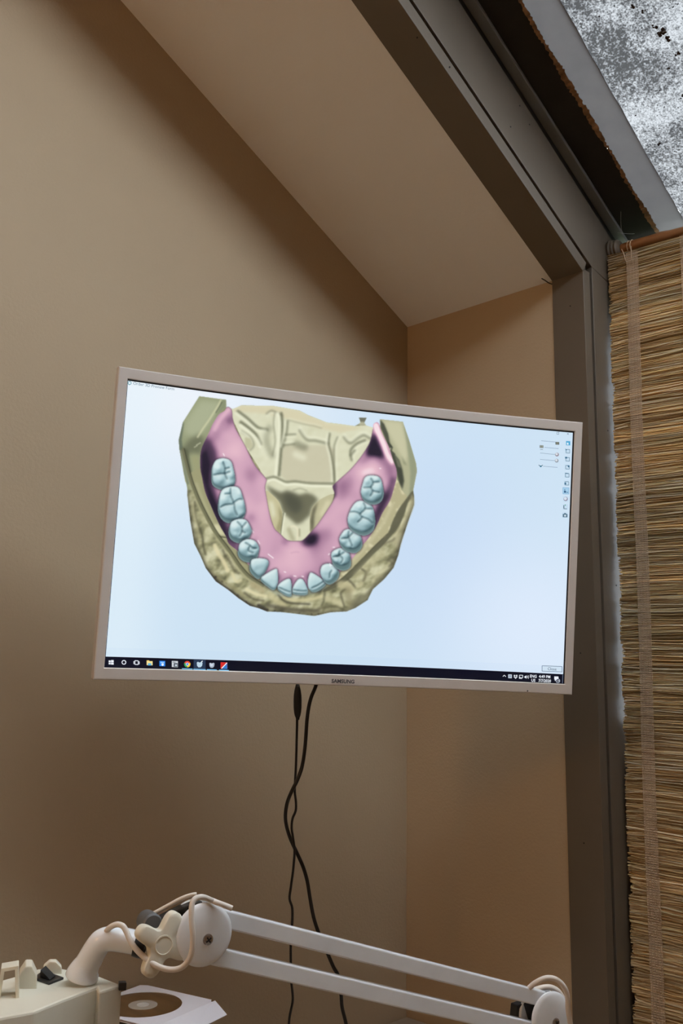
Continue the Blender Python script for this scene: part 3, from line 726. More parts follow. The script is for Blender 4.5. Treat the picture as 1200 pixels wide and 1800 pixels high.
TK = [(0.0, (38, 58, 64)), (0.3, (88, 118, 124)), (0.55, (138, 170, 176)), (0.78, (180, 208, 212)), (1.0, (216, 234, 234))]
sil = [(351, 696), (398, 702.3), (398, 716), (402, 716), (410, 718.5), (425, 711.8), (455, 712.5), (479, 712.5), (504.5, 717), (527, 721), (542, 729), (575, 742), (600, 745), (624, 748.5), (634.5, 743), (631.5, 733.5), (645, 734), (640.5, 743), (643.5, 747), (653, 751), (662, 752), (669, 747), (669, 736.5), (708.7, 741), (720, 774), (732, 814.5), (733.5, 828), (727, 861), (728.6, 873), (728.6, 887), (718.7, 915), (704.6, 958), (701, 975), (692.5, 998), (676, 1018), (656, 1036), (646.7, 1055), (625, 1069), (610, 1075), (582, 1076.5), (553, 1083), (520, 1079), (495, 1076), (470, 1075), (455, 1069), (440, 1065), (420, 1051.7), (402, 1037), (380, 1022), (362, 998), (352.5, 976), (342, 955), (335, 915), (330, 872), (330, 853), (326, 846), (316, 789), (314.7, 773), (322, 742)]
msil = pmask(sil, 3)
nz1 = noise(4.2, 1)*0.55+noise(9, 2)*1.3+noise(2.0, 3)*0.10
sh = shade(nz1, 1.0); sh = 0.60+(sh-sh.mean())*0.95
put(msil, ramp(np.clip(sh, 0, 1), CR), 1, True)
# --- floor of the cast between the arms
inner = [(402, 716), (410, 718.5), (425, 711.8), (455, 712.5), (479, 712.5), (504.5, 717), (527, 721), (542, 729), (575, 742), (600, 745), (624, 748.5), (643.5, 747), (660, 752), (660, 800), (630, 850), (592, 850), (588, 867), (560, 921), (544, 939), (532, 951), (505, 950), (482, 928), (466, 870), (468, 842), (430, 781), (409, 735)]
mi_ = pmask(inner, 2)
h2 = noise(4, 5)*0.25+noise(12, 6)*0.5; s2 = shade(h2, 0.8); s2 = 0.86+(s2-s2.mean())*0.5
put(mi_, ramp(np.clip(s2, 0, 1), [(0, (100, 102, 82)), (0.5, (170, 170, 140)), (0.75, (205, 204, 172)), (1, (230, 232, 206))]))
flatp = [(500, 782), (578, 782), (589, 790), (588, 846), (570, 850), (540, 848), (505, 846), (494, 836), (496, 800)]
put(blur(pmask(flatp), 2)*mi_, (197, 192, 164), 0.75)
put(blur(pmask([(407, 722), (425, 713), (480, 714), (527, 722), (575, 744), (640, 752), (600, 760), (560, 752), (520, 740), (470, 727), (430, 724)]), 2)*mi_, (214, 206, 172), 0.85)
def wrinkle(line, wd=2.5, dark=0.75, off=(2.2, 1.2), hl=0.5, soft=1.5, col=(100, 102, 80)):
    L = crv(line, 5)
    put(blur(smask(L, wd*1.5), soft)*msil, col, dark)
    put(blur(smask([(p[0]+off[0], p[1]+off[1]) for p in L], wd*1.3), soft)*msil, (236, 237, 211), min(1, hl*1.3))
wrinkle([(419, 723), (436, 736), (449, 748), (457, 753), (470, 755)], 4, .75, (-3, 3), .6)
wrinkle([(424, 742), (440, 754), (452, 766), (459, 780)], 4, .8, (-1, 5), .7)
wrinkle([(425, 758), (440, 768), (446, 782), (440, 790)], 3, .5, (-3, -1), .6)
put(blur(pmask([(431, 768), (441, 770), (446, 783), (440, 791), (431, 785)]), 1.2), (186, 184, 150), .8)
wrinkle([(470, 727), (478, 722), (488, 726), (496, 730)], 3, .5, (0, 3), .5)
wrinkle([(495, 726), (497, 745), (496, 775), (494, 800), (491, 835)], 3.2, .8, (-6, 0), .8)
wrinkle([(484, 726), (482, 745), (485, 775), (480, 800)], 2.5, .4, (3, 0), .6)
wrinkle([(506, 740), (504, 760), (498, 785)], 3, .6, (-4, 0), .5)
wrinkle([(474, 752), (468, 765), (470, 782), (478, 800)], 8, .35, (-8, 4), .3, 3)
wrinkle([(503, 764), (520, 763)], 2.4, .55, (0, 4), .4)
wrinkle([(500, 782), (518, 780)], 2.4, .55, (0, -4), .4)
wrinkle([(528, 756), (540, 772), (556, 774), (577, 779)], 4, .5, (0, -5), .45, 1.6)
wrinkle([(522, 780), (530, 784), (536, 786)], 8, .5, (-2, 18), .45, 3)
wrinkle([(580, 762), (578, 780), (583, 800), (587, 826), (588, 848)], 2.6, .75, (-3.5, 0), .6)
wrinkle([(594, 768), (588, 785), (588, 815), (589, 845)], 2.2, .5, (4, 0), .45)
wrinkle([(606, 768), (616, 778), (628, 770), (640, 764), (652, 770)], 4, .55, (0, -4), .5, 1.6)
wrinkle([(617, 800), (618, 790), (628, 780), (642, 774)], 3.4, .7, (3, 3), .5)
wrinkle([(619, 808), (618, 800), (624, 792)], 3.4, .6, (4, 1), .4)
wrinkle([(508, 738), (540, 746), (552, 748), (566, 752)], 1.6, .35, (0, -3), .4)
wrinkle([(469, 841), (482, 838), (494, 843), (504, 847), (520, 846), (545, 849), (588, 850)], 3, .6, (0, 5), .7, 1.2)
wrinkle([(516, 861), (528, 858), (540, 862)], 1.5, .45, (0, -3), .3)
# dark hollow behind the lip and the two lobes beside it
put(blur(pmask([(468, 852), (486, 862), (496, 866), (505, 862), (514, 865), (526, 870), (540, 866), (552, 870), (560, 878), (549, 892), (546, 905), (532, 918), (522, 922), (510, 912), (498, 900), (492, 882), (476, 866)]), 3)*mi_, (104, 104, 82), 0.95)
put(blur(pmask([(496, 868), (512, 866), (530, 878), (532, 895), (520, 905), (505, 892)]), 5)*mi_, (72, 74, 62), 0.75)
lobeL = crv([(469, 862), (482, 872), (492, 884), (497, 902), (496, 922), (492, 937), (483, 928), (475, 905), (469, 876)], 5, True)
mL = pmask(lobeL); put(mL, (198, 192, 152)); put(blur(pmask([(490, 888), (498, 905), (496, 925), (491, 938), (486, 930), (492, 912)]), 2)*mL, (140, 134, 98), .7); put(blur(pmask([(474, 880), (480, 882), (484, 905), (480, 912)]), 3)*mL, (232, 234, 208), .9)
lobeR = crv([(587, 869), (574, 872), (558, 882), (548, 895), (545, 915), (546, 937), (553, 930), (568, 908), (582, 886)], 5, True)
mR = pmask(lobeR); put(mR, (190, 186, 150)); put(blur(pmask([(560, 880), (550, 895), (546, 915), (547, 938), (552, 928), (553, 905)]), 2.2)*mR, (84, 82, 64), .9); put(blur(pmask([(575, 880), (583, 880), (566, 908), (562, 905)]), 3)*mR, (226, 220, 186), .8)
wrinkle([(499, 902), (496, 922), (494, 938)], 1.4, .7, (2.5, 0), .6, .6)
put(blur(smask(crv([(512, 926), (518, 925), (524, 932), (523, 948)], 5), 3), 1), (232, 226, 196), .8); put(blur(smask(crv([(508, 930), (512, 940), (516, 948)], 5), 7), 2.5)*mi_, (150, 146, 112), .6)
put(blur(smask(crv([(527, 930), (527, 942)], 4), 3), 1.2)*mi_, (140, 136, 104), .6)
# --- left arm block
put(pmask([(351, 696), (398, 702.3), (398, 716), (385, 728), (374, 746), (363, 770), (353, 799), (353, 823), (356, 842), (345, 862), (330, 860), (316, 789), (314.7, 773), (322, 742)]), (150, 156, 122), 1)
put(blur(pmask([(353, 702), (390, 707), (380, 722), (366, 748), (345, 772), (324, 760), (326, 740)]), 5)*msil, (172, 178, 146), .9)
put(blur(pmask([(318, 790), (336, 770), (352, 762), (360, 772), (353, 799), (340, 795), (330, 800)]), 4)*msil, (104, 108, 84), .85)
put(blur(smask([(346, 782), (353, 778)], 1.6), .6), (214, 214, 184), .8); put(blur(smask([(342, 786), (347, 783)], 1.6), .6), (214, 214, 184), .7)
put(blur(smask([(389, 703), (383, 714), (378, 722), (368, 738), (358, 752), (348, 768)], 3.2), 1), (206, 206, 168), .85)
put(blur(pmask([(391, 703), (397.5, 703), (398, 715), (384, 727), (376, 740), (384, 722)]), 1.2), (134, 142, 112), .85)
put(blur(smask([(391, 706), (386, 715), (380, 725)], 1.4), .6), (84, 90, 72), .8)
put(blur(pmask([(321, 745), (324, 742), (320, 772), (322, 792), (334, 850), (330, 852), (315, 790), (314, 772)]), 1)*msil, (96, 108, 92), .85)
put(blur(pmask([(320, 785), (331, 790), (338, 830), (345, 858), (337, 850), (328, 820)]), 1.6), (92, 96, 72), .85)
put(blur(pmask([(336, 800), (352, 800), (352, 824), (357, 845), (346, 850), (340, 825)]), 3), (158, 158, 118), .8)
# --- right arm block
put(pmask([(669, 736.5), (708.7, 741), (720, 774), (732, 814.5), (733.5, 828), (727, 861), (716, 880), (690, 915), (675, 930), (664, 925), (686, 880), (697.5, 843), (697.5, 825), (685, 789), (672, 760)]), (176, 176, 142))
put(blur(pmask([(674, 738), (707, 742), (714, 770), (718, 800), (712, 815), (700, 790), (684, 762)]), 3)*msil, (202, 200, 166), .9)
put(blur(pmask([(709, 741), (722, 775), (733, 815), (734, 828), (728, 858), (720, 872), (722, 830), (716, 780)]), 1.6)*msil, (146, 152, 124), .9)
put(blur(pmask([(669, 737), (676, 745), (683, 762), (686, 778), (690, 786), (684, 788), (676, 766), (670, 752)]), 1), (72, 76, 62), .95)
put(blur(pmask([(684, 790), (694, 798), (702, 808), (708, 825), (711, 845), (708, 860), (702, 848), (696, 826), (690, 806)]), 1.3), (62, 66, 54), .95)
put(blur(pmask([(694, 800), (702, 810), (706, 822), (700, 820)]), 1), (120, 122, 100), .8)
put(blur(smask([(683, 778), (690, 786), (688, 792), (694, 798)], 2.4), .8), (50, 54, 46), .8)
put(blur(pmask([(706, 800), (716, 818), (710, 815)]), 1.5), (130, 134, 106), .8)
put(blur(smask([(706, 862), (702, 876), (697, 890)], 3), 1.6), (104, 102, 76), .7)
# --- inner wall band left, with its step
bl_ = [(353, 823), (356, 842), (361, 864), (369, 884), (385, 920), (398, 943), (403, 956), (421, 972), (432, 990), (445, 1008), (463, 1028), (452, 1030), (436, 1020), (418, 998), (400, 972), (381, 945), (366, 920), (350, 890), (338, 858), (332, 835)]
mb = pmask(crv(bl_, 3, True)); put(mb, (158, 156, 118))
put(blur(smask(crv([(346, 850), (358, 882), (372, 912), (384, 934)], 5), 5), 2)*mb, (178, 176, 138), .8)
put(blur(pmask([(372, 925), (384, 920), (398, 942), (384, 940)]), 2)*mb, (214, 210, 172), .9); put(blur(smask([(383, 942), (398, 945)], 2), .7), (70, 70, 54), .9); put(blur(smask([(387, 947), (397, 947)], 2), .7), (200, 198, 160), .8)
put(blur(smask(crv([(400, 972), (414, 984), (424, 996)], 4), 6), 2)*mb, (186, 180, 138), .8)
gl_ = crv([(322, 790), (334, 837), (341, 858), (354, 889), (370, 920), (382, 940), (403, 968), (423, 997), (440, 1015), (463, 1029)], 5)
put(blur(smask(gl_, 5.5), .8)*msil, (112, 112, 84), .95); put(blur(smask([(p[0]+2.6, p[1]-1.6) for p in gl_], 1.6), .6)*msil, (58, 58, 44), .85); put(blur(smask([(p[0]-4, p[1]+2.6) for p in gl_], 3), 1.4)*msil, (186, 182, 144), .55)
# --- inner wall band right, dark slot, rear lobe
br_ = [(697.5, 843), (706, 860), (716, 872), (711, 882), (700, 905), (690, 920), (682, 938), (655, 964), (632, 985), (612, 1006), (590, 1026), (573, 1036), (594, 1018), (600, 1006), (617, 986), (635, 962), (649, 945), (662, 925), (673, 901), (686, 880)]
mb2 = pmask(crv(br_, 3, True)); put(mb2, (182, 176, 138))
put(blur(smask(crv([(690, 886), (678, 912), (664, 934), (650, 952), (630, 975), (612, 995)], 5), 5), 2.2)*mb2, (206, 200, 164), .7)
put(blur(noise(2.2, 9) > 1.1, 1.2)*mb2, (224, 218, 182), .7)
slot = crv([(726, 862), (712, 880), (700, 897), (690, 918), (682, 938), (668, 951), (655, 964), (640, 980), (620, 1000), (605, 1014), (585, 1028), (568, 1038), (573, 1040), (592, 1032), (612, 1020), (630, 1004), (652, 980), (676, 956), (690, 940), (702, 925), (711, 905), (717, 885), (724, 872)], 3, True)
put(blur(pmask(slot), .7), (98, 97, 76), .97)
put(blur(smask(crv([(682, 938), (655, 964), (625, 995), (600, 1018), (570, 1037)], 5), 1.3), .6), (60, 58, 44), .8)
rl = crv([(725, 868), (729, 880), (726, 895), (712, 930), (702, 965), (694, 955), (690, 945), (704, 926), (714, 905), (720, 885)], 4, True)
put(blur(pmask(rl), 1.5), (178, 172, 136), .7); put(blur(smask(crv([(722, 880), (714, 905), (702, 930), (690, 948)], 5), 3), 1.4), (208, 202, 164), .7)
# --- outer lumps
def lump(line, wd, c, a, sf=1.5): put(blur(smask(crv(line, 5), wd), sf)*msil, c, a)
lump([(330, 870), (336, 920), (344, 955), (364, 1000), (390, 1026)], 5, (92, 90, 70), .6, 2)
lump([(343, 882), (344, 905), (350, 925), (356, 942), (358, 960), (362, 975)], 3, (70, 68, 50), .8)
lump([(338, 885), (346, 922), (352, 955)], 5, (194, 188, 148), .55, 2)
lump([(352, 900), (362, 925), (372, 948)], 6, (186, 182, 142), .5, 2)
lump([(378, 958), (384, 972), (394, 988), (401, 1003)], 7, (226, 216, 172), .85)
lump([(392, 966), (397, 978), (404, 986)], 4, (88, 84, 64), .7)
lump([(405, 988), (412, 1002), (420, 1008)], 4, (100, 96, 74), .7)
lump([(408, 1006), (416, 1022), (424, 1020)], 5, (220, 212, 168), .8)
lump([(370, 1005), (392, 1022), (412, 1034), (430, 1046)], 6, (150, 144, 106), .7, 2)
lump([(362, 1000), (382, 1022), (404, 1038), (424, 1053), (445, 1066), (470, 1073)], 4.5, (66, 62, 54), .85, 1.3)
lump([(434, 1036), (450, 1044), (468, 1048)], 6, (226, 218, 176), .85)
lump([(430, 1042), (446, 1053), (464, 1056)], 3, (76, 72, 56), .75)
lump([(444, 1028), (462, 1038)], 10, (176, 164, 126), .7, 2)
lump([(476, 1046), (486, 1056), (500, 1064)], 10, (204, 196, 152), .7, 2)
lump([(490, 1046), (500, 1056), (512, 1060), (545, 1062)], 3, (58, 56, 46), .85)
lump([(500, 1050), (520, 1055), (550, 1053), (566, 1048)], 6, (206, 198, 154), .85)
lump([(472, 1064), (500, 1070), (530, 1073), (560, 1074)], 7, (84, 80, 66), .75, 2)
lump([(455, 1064), (462, 1068), (468, 1073)], 6, (60, 58, 50), .8)
lump([(540, 1076), (556, 1079), (590, 1073)], 4, (150, 144, 110), .6)
lump([(560, 1070), (590, 1066), (604, 1072)], 4, (92, 88, 66), .7)
lump([(571, 1040), (570, 1056), (566, 1064)], 3, (80, 78, 58), .8)
lump([(576, 1052), (590, 1056), (600, 1062)], 10, (202, 196, 156), .7, 2)
lump([(600, 1028), (612, 1030), (618, 1036)], 14, (196, 188, 148), .8, 2)
lump([(608, 1036), (600, 1042), (602, 1054), (606, 1066)], 2.4, (64, 60, 46), .8)
lump([(612, 1038), (614, 1052), (618, 1064)], 12, (140, 134, 102), .7, 3)
lump([(612, 1018), (620, 1026), (625, 1032)], 2.4, (66, 62, 48), .85)
lump([(628, 1012), (650, 990), (672, 972)], 12, (196, 190, 150), .6, 3)
lump([(636, 1000), (642, 1004)], 2.6, (60, 58, 44), .8)
lump([(632, 1028), (640, 1020), (644, 1006)], 4, (112, 108, 82), .7)
lump([(630, 1030), (636, 1026)], 8, (206, 200, 158), .7)
lump([(656, 1022), (676, 1002), (690, 985)], 6, (208, 202, 164), .6, 2)
lump([(640, 1050), (660, 1028), (686, 1002), (698, 975), (708, 945), (720, 912)], 4, (104, 100, 80), .6, 2)
lump([(676, 955), (690, 950), (694, 946)], 3, (96, 92, 70), .7)
lump([(684, 996), (690, 990), (686, 986)], 2.4, (74, 70, 54), .7)
lump([(650, 1000), (640, 1020)], 3, (120, 114, 86), .6)
lump([(635, 1050), (625, 1062)], 12, (104, 102, 80), .7, 3)
put(blur((noise(1.6, 21) < -1.3)*1.0, 1)*blur(smask(crv([(362, 1000), (404, 1038), (445, 1066), (500, 1074), (560, 1079)], 4), 12), 2)*msil, (52, 44, 42), .9)
edg = np.clip(msil-blur(msil, 4.5), 0, 1)*np.clip((GY-850)/60, 0, 1); put(edg*1.6, (60, 58, 48), .8)
# nub
put(pmask([(631.5, 733.5), (645, 734), (640.5, 743), (641, 746), (634, 746), (635, 742)]), (112, 114, 98)); put(blur(pmask([(634, 741), (641, 741), (644, 748), (630, 748)]), 1), (196, 194, 164), .8)
# --- pink base
pink = [(398, 717), (402, 714.7), (408, 720.7), (409.3, 734), (415, 752.7), (430, 780.7), (438, 796.7), (450, 819.3), (468, 840.7), (468.5, 847), (466.5, 856), (468.7, 872), (474.7, 904), (482.7, 928), (492, 937.3), (505.3, 949.3), (520, 951), (532, 950), (544, 938.7), (560, 920), (576, 896), (586.7, 878.7), (588.7, 866.7), (585.3, 855), (592.5, 846.8), (615, 826.5), (633, 805.5), (645, 787.5), (651.7, 774), (656, 754.5), (657, 745.5), (661.5, 741.8), (666.7, 744), (672, 760.5), (681, 778.5), (685.5, 789), (691.5, 808.5), (697.5, 825), (697.5, 840), (693, 858), (686, 880), (673, 901), (662, 925), (649, 945), (635, 962), (617, 986), (600, 1004), (575, 1020), (550, 1032), (520, 1036), (490, 1032), (465, 1018), (440, 996), (421, 971), (403, 956), (398, 943), (385, 920), (369, 884), (361, 864), (356, 840), (352.7, 823), (352.7, 799), (356.7, 783), (367, 762), (374, 746), (384.7, 728.7), (395, 722)]
mp_ = pmask(crv(pink, 3, True), 3)
v = np.full(GX.shape, 0.78)
def sft(poly, s, dv):
    global v
    v = v+blur(pmask(poly), s)*dv
v += 0.03*noise(9, 31)
sft([(352, 782), (366, 766), (380, 790), (384, 810), (372, 830), (378, 860), (392, 900), (410, 940), (424, 972), (400, 955), (368, 885), (352, 830)], 5, -.62)
sft([(353, 800), (362, 790), (368, 815), (366, 850), (380, 885), (398, 930), (402, 955), (380, 915), (360, 866)], 3, -.25)
sft([(384, 740), (404, 722), (410, 738), (405, 756), (390, 762), (376, 778), (370, 775)], 5, -.16)
sft([(398, 738), (409, 727), (411, 745), (402, 745)], 3, -.18)
put_line = crv([(404, 718), (396, 727), (386, 740), (378, 755)], 5)
v += blur(smask(put_line, 5), 2)*.16
sft([(382, 785), (412, 775), (432, 805), (420, 830), (395, 800)], 9, .12)
sft([(430, 800), (446, 820), (452, 850), (436, 845)], 7, -.10)
sft([(452, 830), (466, 845), (466, 870), (476, 915), (458, 900), (448, 860)], 7, .06)
sft([(434, 906), (446, 900), (452, 912), (438, 916)], 5, -.18)
sft([(442, 945), (452, 940), (458, 950), (450, 956)], 4, -.15)
sft([(648, 782), (656, 760), (662, 765), (672, 790), (676, 805), (660, 800), (645, 800)], 4, -.85)
sft([(630, 812), (648, 790), (676, 802), (690, 820), (696, 842), (684, 850), (680, 820), (655, 806), (636, 820)], 6, -.28)
v += blur(smask(crv([(661, 747), (666, 762), (674, 780), (680, 797), (690, 812)], 5), 8), 2)*.42
sft([(640, 815), (668, 812), (672, 830), (640, 838), (615, 845)], 7, .16)
sft([(594, 850), (616, 830), (630, 840), (612, 870), (600, 885), (590, 868)], 7, -.22)
sft([(584, 852), (592, 848), (592, 872), (586, 876)], 2.5, -.4)
sft([(590, 880), (604, 886), (590, 905), (572, 925), (564, 922)], 7, .06)
sft([(530, 950), (546, 938), (560, 938), (556, 955), (540, 960), (531, 956)], 5, -.80)
sft([(548, 940), (580, 920), (588, 935), (565, 970), (548, 975)], 9, -.22)
sft([(498, 945), (508, 950), (506, 960), (496, 955)], 4, -.22)
sft([(672, 905), (684, 880), (692, 860), (697, 842), (690, 838), (676, 868), (662, 890), (655, 925), (640, 955), (660, 930)], 4, -.45)
sft([(660, 895), (678, 862), (684, 872), (668, 905), (652, 940)], 4, -.30)
sft([(452, 985), (470, 985), (476, 1005), (495, 1012), (520, 1012), (550, 1005), (572, 990), (580, 985), (586, 1000), (560, 1030), (500, 1038), (452, 1010)], 5, -.10)
sft([(486, 1010), (494, 1008), (494, 1020), (486, 1022)], 3, -.2); sft([(510, 1012), (516, 1012), (516, 1024), (510, 1024)], 3, -.25); sft([(538, 1008), (544, 1006), (544, 1020), (538, 1020)], 3, -.2)
sft([(500, 960), (530, 962), (545, 985), (520, 1000), (490, 990)], 10, .08)
v += -.12*blur(smask(crv([(512, 972), (522, 970), (526, 971)], 4), 2), 1)
ed = mp_-blur(mp_, 2.5); v += np.where(ed > 0, -0.25*ed, 0)
put(mp_, ramp(np.clip(v, 0, 1), PK), 1, True)
put(blur(smask(crv(pink[:30], 3), 1.1), .5), (96, 72, 84), .55)
for ln in (((393, 797), (395, 801)), ((454, 950), (457, 956)), ((472, 974), (481, 981)), ((500, 1005), (503, 1006)), ((517, 1012.5), (521, 1013)), ((531, 1013), (534, 1013.5)), ((668, 823), (670, 823)), ((586, 962), (589, 962)), ((578, 975), (580, 973)), ((444, 932), (446, 936))):
    put(blur(smask(ln, 1.8), .5), (252, 240, 244), .9)
# --- teeth
def tooth(outline, skirt, cusps, grooves, tilt=(0, 0), flatt=False, dark=0.0):
    o_ = crv(outline, 5, True); mo = pmask(o_, 3)
    sk = [(p[0]+skirt[0], p[1]+skirt[1]) for p in o_]; msk = np.maximum(pmask(sk, 2), pmask([(p[0]+skirt[0]*.5, p[1]+skirt[1]*.5) for p in o_], 2))
    cx_ = np.mean([p[0] for p in o_]); cy_ = np.mean([p[1] for p in o_])
    put(np.clip(blur(np.maximum(mo, msk), 2.0)*1.7, 0, 1)*(1-np.maximum(mo, msk)), (28, 26, 40), .75)
    put(msk, (96, 124, 126), 1, True); put(np.clip(msk-blur(msk, 1.6), 0, 1), (176, 200, 198), .9)
    put(blur(mo, 1.4)*msk, (58, 82, 86), .75)
    h = blur(mo, 2.6)*(3.0 if flatt else 3.6)
    for (x, y, r_, a) in cusps: h = h+1.5*a*np.exp(-((GX-x)**2+(GY-y)**2)/(r_*r_))
    for g in grooves: h = h-2.4*blur(smask(crv(g, 4), 1.8), 1.2)
    h = h+.05*noise(2, int(cx_))
    s_ = shade(h, 0.85, (-0.40+tilt[0], -0.75+tilt[1], 1.0)); s_ = np.clip((s_-0.12)/0.88*(1-dark)+0.05-0.10*np.clip((GY-cy_)/25, -1, 1), 0, 1)
    put(mo, ramp(s_, TK), 1, True)
    put(np.clip(mo-blur(mo, 1.2), 0, 1), (36, 54, 62), .6)
    for g in grooves: put(blur(smask(crv(g, 4), 1.9), 1.0)*mo, (48, 70, 76), .62)
tooth([(381, 808), (394, 805), (406, 810), (411, 824), (414, 840), (412, 852), (400, 857), (388, 856), (376, 848), (374, 832), (375, 818)], (-2, 4),
      [(385, 824, 8, 2.6), (388, 843, 8, 2.4), (390, 811, 6, 1.8), (407, 836, 6, 1.6), (404, 849, 6, 1.5)], [[(393, 812), (397, 824), (396, 832), (400, 842)], [(376, 835), (388, 833), (397, 833)], [(397, 824), (404, 822)], [(397, 832), (405, 829)]])
tooth([(391, 861), (405, 855), (420, 857), (427, 872), (432, 892), (431, 904), (420, 911), (404, 914), (392, 907), (386, 894), (386, 878)], (-2, 5.5),
      [(395, 879, 9, 2.6), (404, 900, 10, 2.6), (400, 864, 7, 1.8), (424, 868, 7, 1.4), (425, 888, 8, 1.8), (424, 902, 6, 1.2)], [[(406, 858), (407, 872), (412, 884), (414, 896), (418, 906)], [(388, 892), (396, 888), (411, 886)], [(411, 884), (420, 878), (427, 878)], [(396, 868), (405, 868)]])
tooth([(407, 918), (420, 912), (433, 914), (441, 926), (443, 936), (436, 944), (424, 949), (411, 944), (405, 934)], (-2.5, 6),
      [(416, 928, 8, 2.4), (433, 928, 7, 1.9), (427, 941, 6, 1.6), (415, 940, 5, 1)], [[(418, 917), (426, 926), (427, 934), (432, 937)], [(426, 927), (434, 918)], [(427, 934), (422, 943)]])
tooth([(424, 953), (436, 947.5), (449, 951), (456, 962), (454, 972), (446, 979), (434, 979), (424, 973), (420, 963)], (-1.5, 9),
      [(431, 965, 8, 2.4), (446, 958, 6, 1.9), (441, 974, 5, 1.3)], [[(432, 954), (440, 959), (445, 964), (452, 964)], [(440, 960), (438, 968), (446, 972)]])
tooth([(443, 984), (455, 981), (469, 983), (473, 990), (468, 1002), (458, 1012), (448, 1006), (442, 996)], (-2.5, 6), [(448, 994, 9, 1.2), (462, 990, 9, 1.2)], [], (-.1, .1), True)
tooth([(484, 1000), (488.5, 1004), (489, 1026), (483, 1034.5), (472, 1028), (460, 1017), (466, 1010)], (-1.5, 3), [(476, 1016, 9, .8)], [], (.1, .15), True)
tooth([(504, 1018), (511, 1018.5), (513.5, 1032), (513, 1044), (506, 1045.5), (492, 1037), (488.5, 1031), (494, 1024)], (0, 3), [(503, 1029, 8, .7)], [[(491, 1033), (502, 1038), (511, 1041)]], (.05, .15), True)
tooth([(528, 1017), (534, 1020), (541, 1034), (541, 1041), (534, 1043.5), (518, 1042), (514.5, 1038), (517, 1029), (523, 1020)], (0, 3), [(527, 1028, 8, .7)], [[(516, 1037), (528, 1039), (540, 1039)]], (0, .15), True)
tooth([(545, 1008), (550, 1007), (563, 1015), (571.5, 1022), (570, 1027), (558, 1036), (549, 1038), (543, 1034), (541.5, 1022)], (2, 3), [(552, 1021, 9, .8)], [[(549, 1034), (560, 1029), (570, 1022)]], (-.05, .15), True)
tooth([(567, 994), (578, 990.5), (590, 994), (594, 1002), (590, 1013), (578, 1021.5), (568, 1017), (563.5, 1006)], (3, 6), [(573, 1004, 9, 1.1), (587, 1007, 6, 1.2)], [[(580, 1016), (581, 1008), (584, 1003)]], (.05, .05), True)
tooth([(588, 967), (600, 963), (611, 967), (616, 977), (614, 989), (603, 994), (592, 991), (584, 982), (583, 973)], (1.5, 9), [(593, 973, 5, 2.2), (609, 978, 7, 1.6), (592, 986, 5, 1.6), (604, 988, 6, 1.3)], [[(598, 968), (598, 976), (603, 983), (600, 990)], [(586, 979), (597, 978)], [(598, 976), (606, 971)]], dark=.06)
tooth([(606, 932), (618, 930), (630, 936), (636, 946), (634, 957), (624, 965), (610, 963), (600, 955), (597, 946)], (1.5, 7), [(606, 940, 6, 1.8), (627, 950, 9, 2.2), (606, 952, 5, 1.5), (615, 960, 6, 1.5)], [[(614, 934), (614, 945), (617, 953), (620, 960)], [(601, 947), (613, 946)], [(614, 944), (621, 937)]], dark=.05)
tooth([(627, 882), (638, 880), (651, 885), (658, 898), (659, 915), (654, 928), (640, 935), (624, 930), (613, 920), (612, 909), (618, 893)], (1, 6.5), [(633, 892, 6, 1.6), (651, 903, 10, 2.4), (623, 910, 8, 1.8), (645, 920, 9, 2.2), (650, 888, 6, 1.4)], [[(640, 884), (643, 894), (634, 904), (637, 910), (630, 918)], [(615, 900), (626, 900), (634, 904)], [(637, 909), (648, 913), (656, 920)], [(643, 894), (656, 895)]], dark=.03)
tooth([(643, 838), (655, 835), (668, 839), (673, 852), (674, 866), (668, 878), (655, 882), (642, 877), (635, 866), (638, 850)], (1, 5), [(646, 846, 6, 1.6), (665, 858, 8, 2.2), (644, 864, 7, 1.8), (662, 871, 7, 1.8), (663, 842, 5, 1.2)], [[(653, 841), (657, 849), (653, 857), (656, 864), (652, 872)], [(640, 857), (653, 857)], [(656, 863), (668, 866)], [(657, 848), (668, 847)]], dark=.03)
# clear rim in front of the incisors
put(blur(smask(crv([(466, 1026), (490, 1044), (520, 1047), (545, 1043), (572, 1032)], 5), 6), 1.2)*(ALPHA > .5)*0.5, (150, 170, 168), .55)
# arrow pointer
put(pmask([(579.5, 989), (585, 994.5), (582, 994.5), (580.5, 998)]), (235, 240, 245), .9)
# fold into the fine grid
FA = np.maximum(ALPHA, msil)
fm = blur(FA, 1.0) > 0.01
# soften as seen on the panel
IMG = np.stack([blur(IMG[..., i], 0.45) for i in range(3)], -1)
idx = -np.ones(GX.shape, int)
cell = fm[:-1, :-1] | fm[1:, :-1] | fm[:-1, 1:] | fm[1:, 1:]
use = np.zeros(GX.shape, bool); use[:-1, :-1] |= cell; use[1:, :-1] |= cell; use[:-1, 1:] |= cell; use[1:, 1:] |= cell
idx[use] = np.arange(use.sum())
P = mps(S_[use], T_[use], -0.0026)
ii, jj = np.nonzero(cell)
quads = np.stack([idx[ii, jj], idx[ii+1, jj], idx[ii+1, jj+1], idx[ii, jj+1]], -1)
me = bpy.data.meshes.new('dental_picture'); me.from_pydata(P.tolist(), [], quads.tolist()); me.update()
pic = link_mesh('dental_picture', me, M['screen_fine'], scr)
setcol(pic, np.clip(IMG[use], 0, 255))
pic['label'] = 'picture of a lower denture with pink gum and blue-grey teeth'

# brand lettering and status light on the lower bezel
text('SAMSUNG', 602.5, 1200.6, 6.4, None, 'brand_lettering', 'CENTER', 0.0004, M['print'], mon, 0.03, 1.02)
s_, t_ = px2st(927, 1214.5); lathe('status_light', mp(float(s_), float(t_), 0.0), mn, [(-0.0003, 0.0012), (0.0004, 0.0010)], M['dark'], mon, 10)

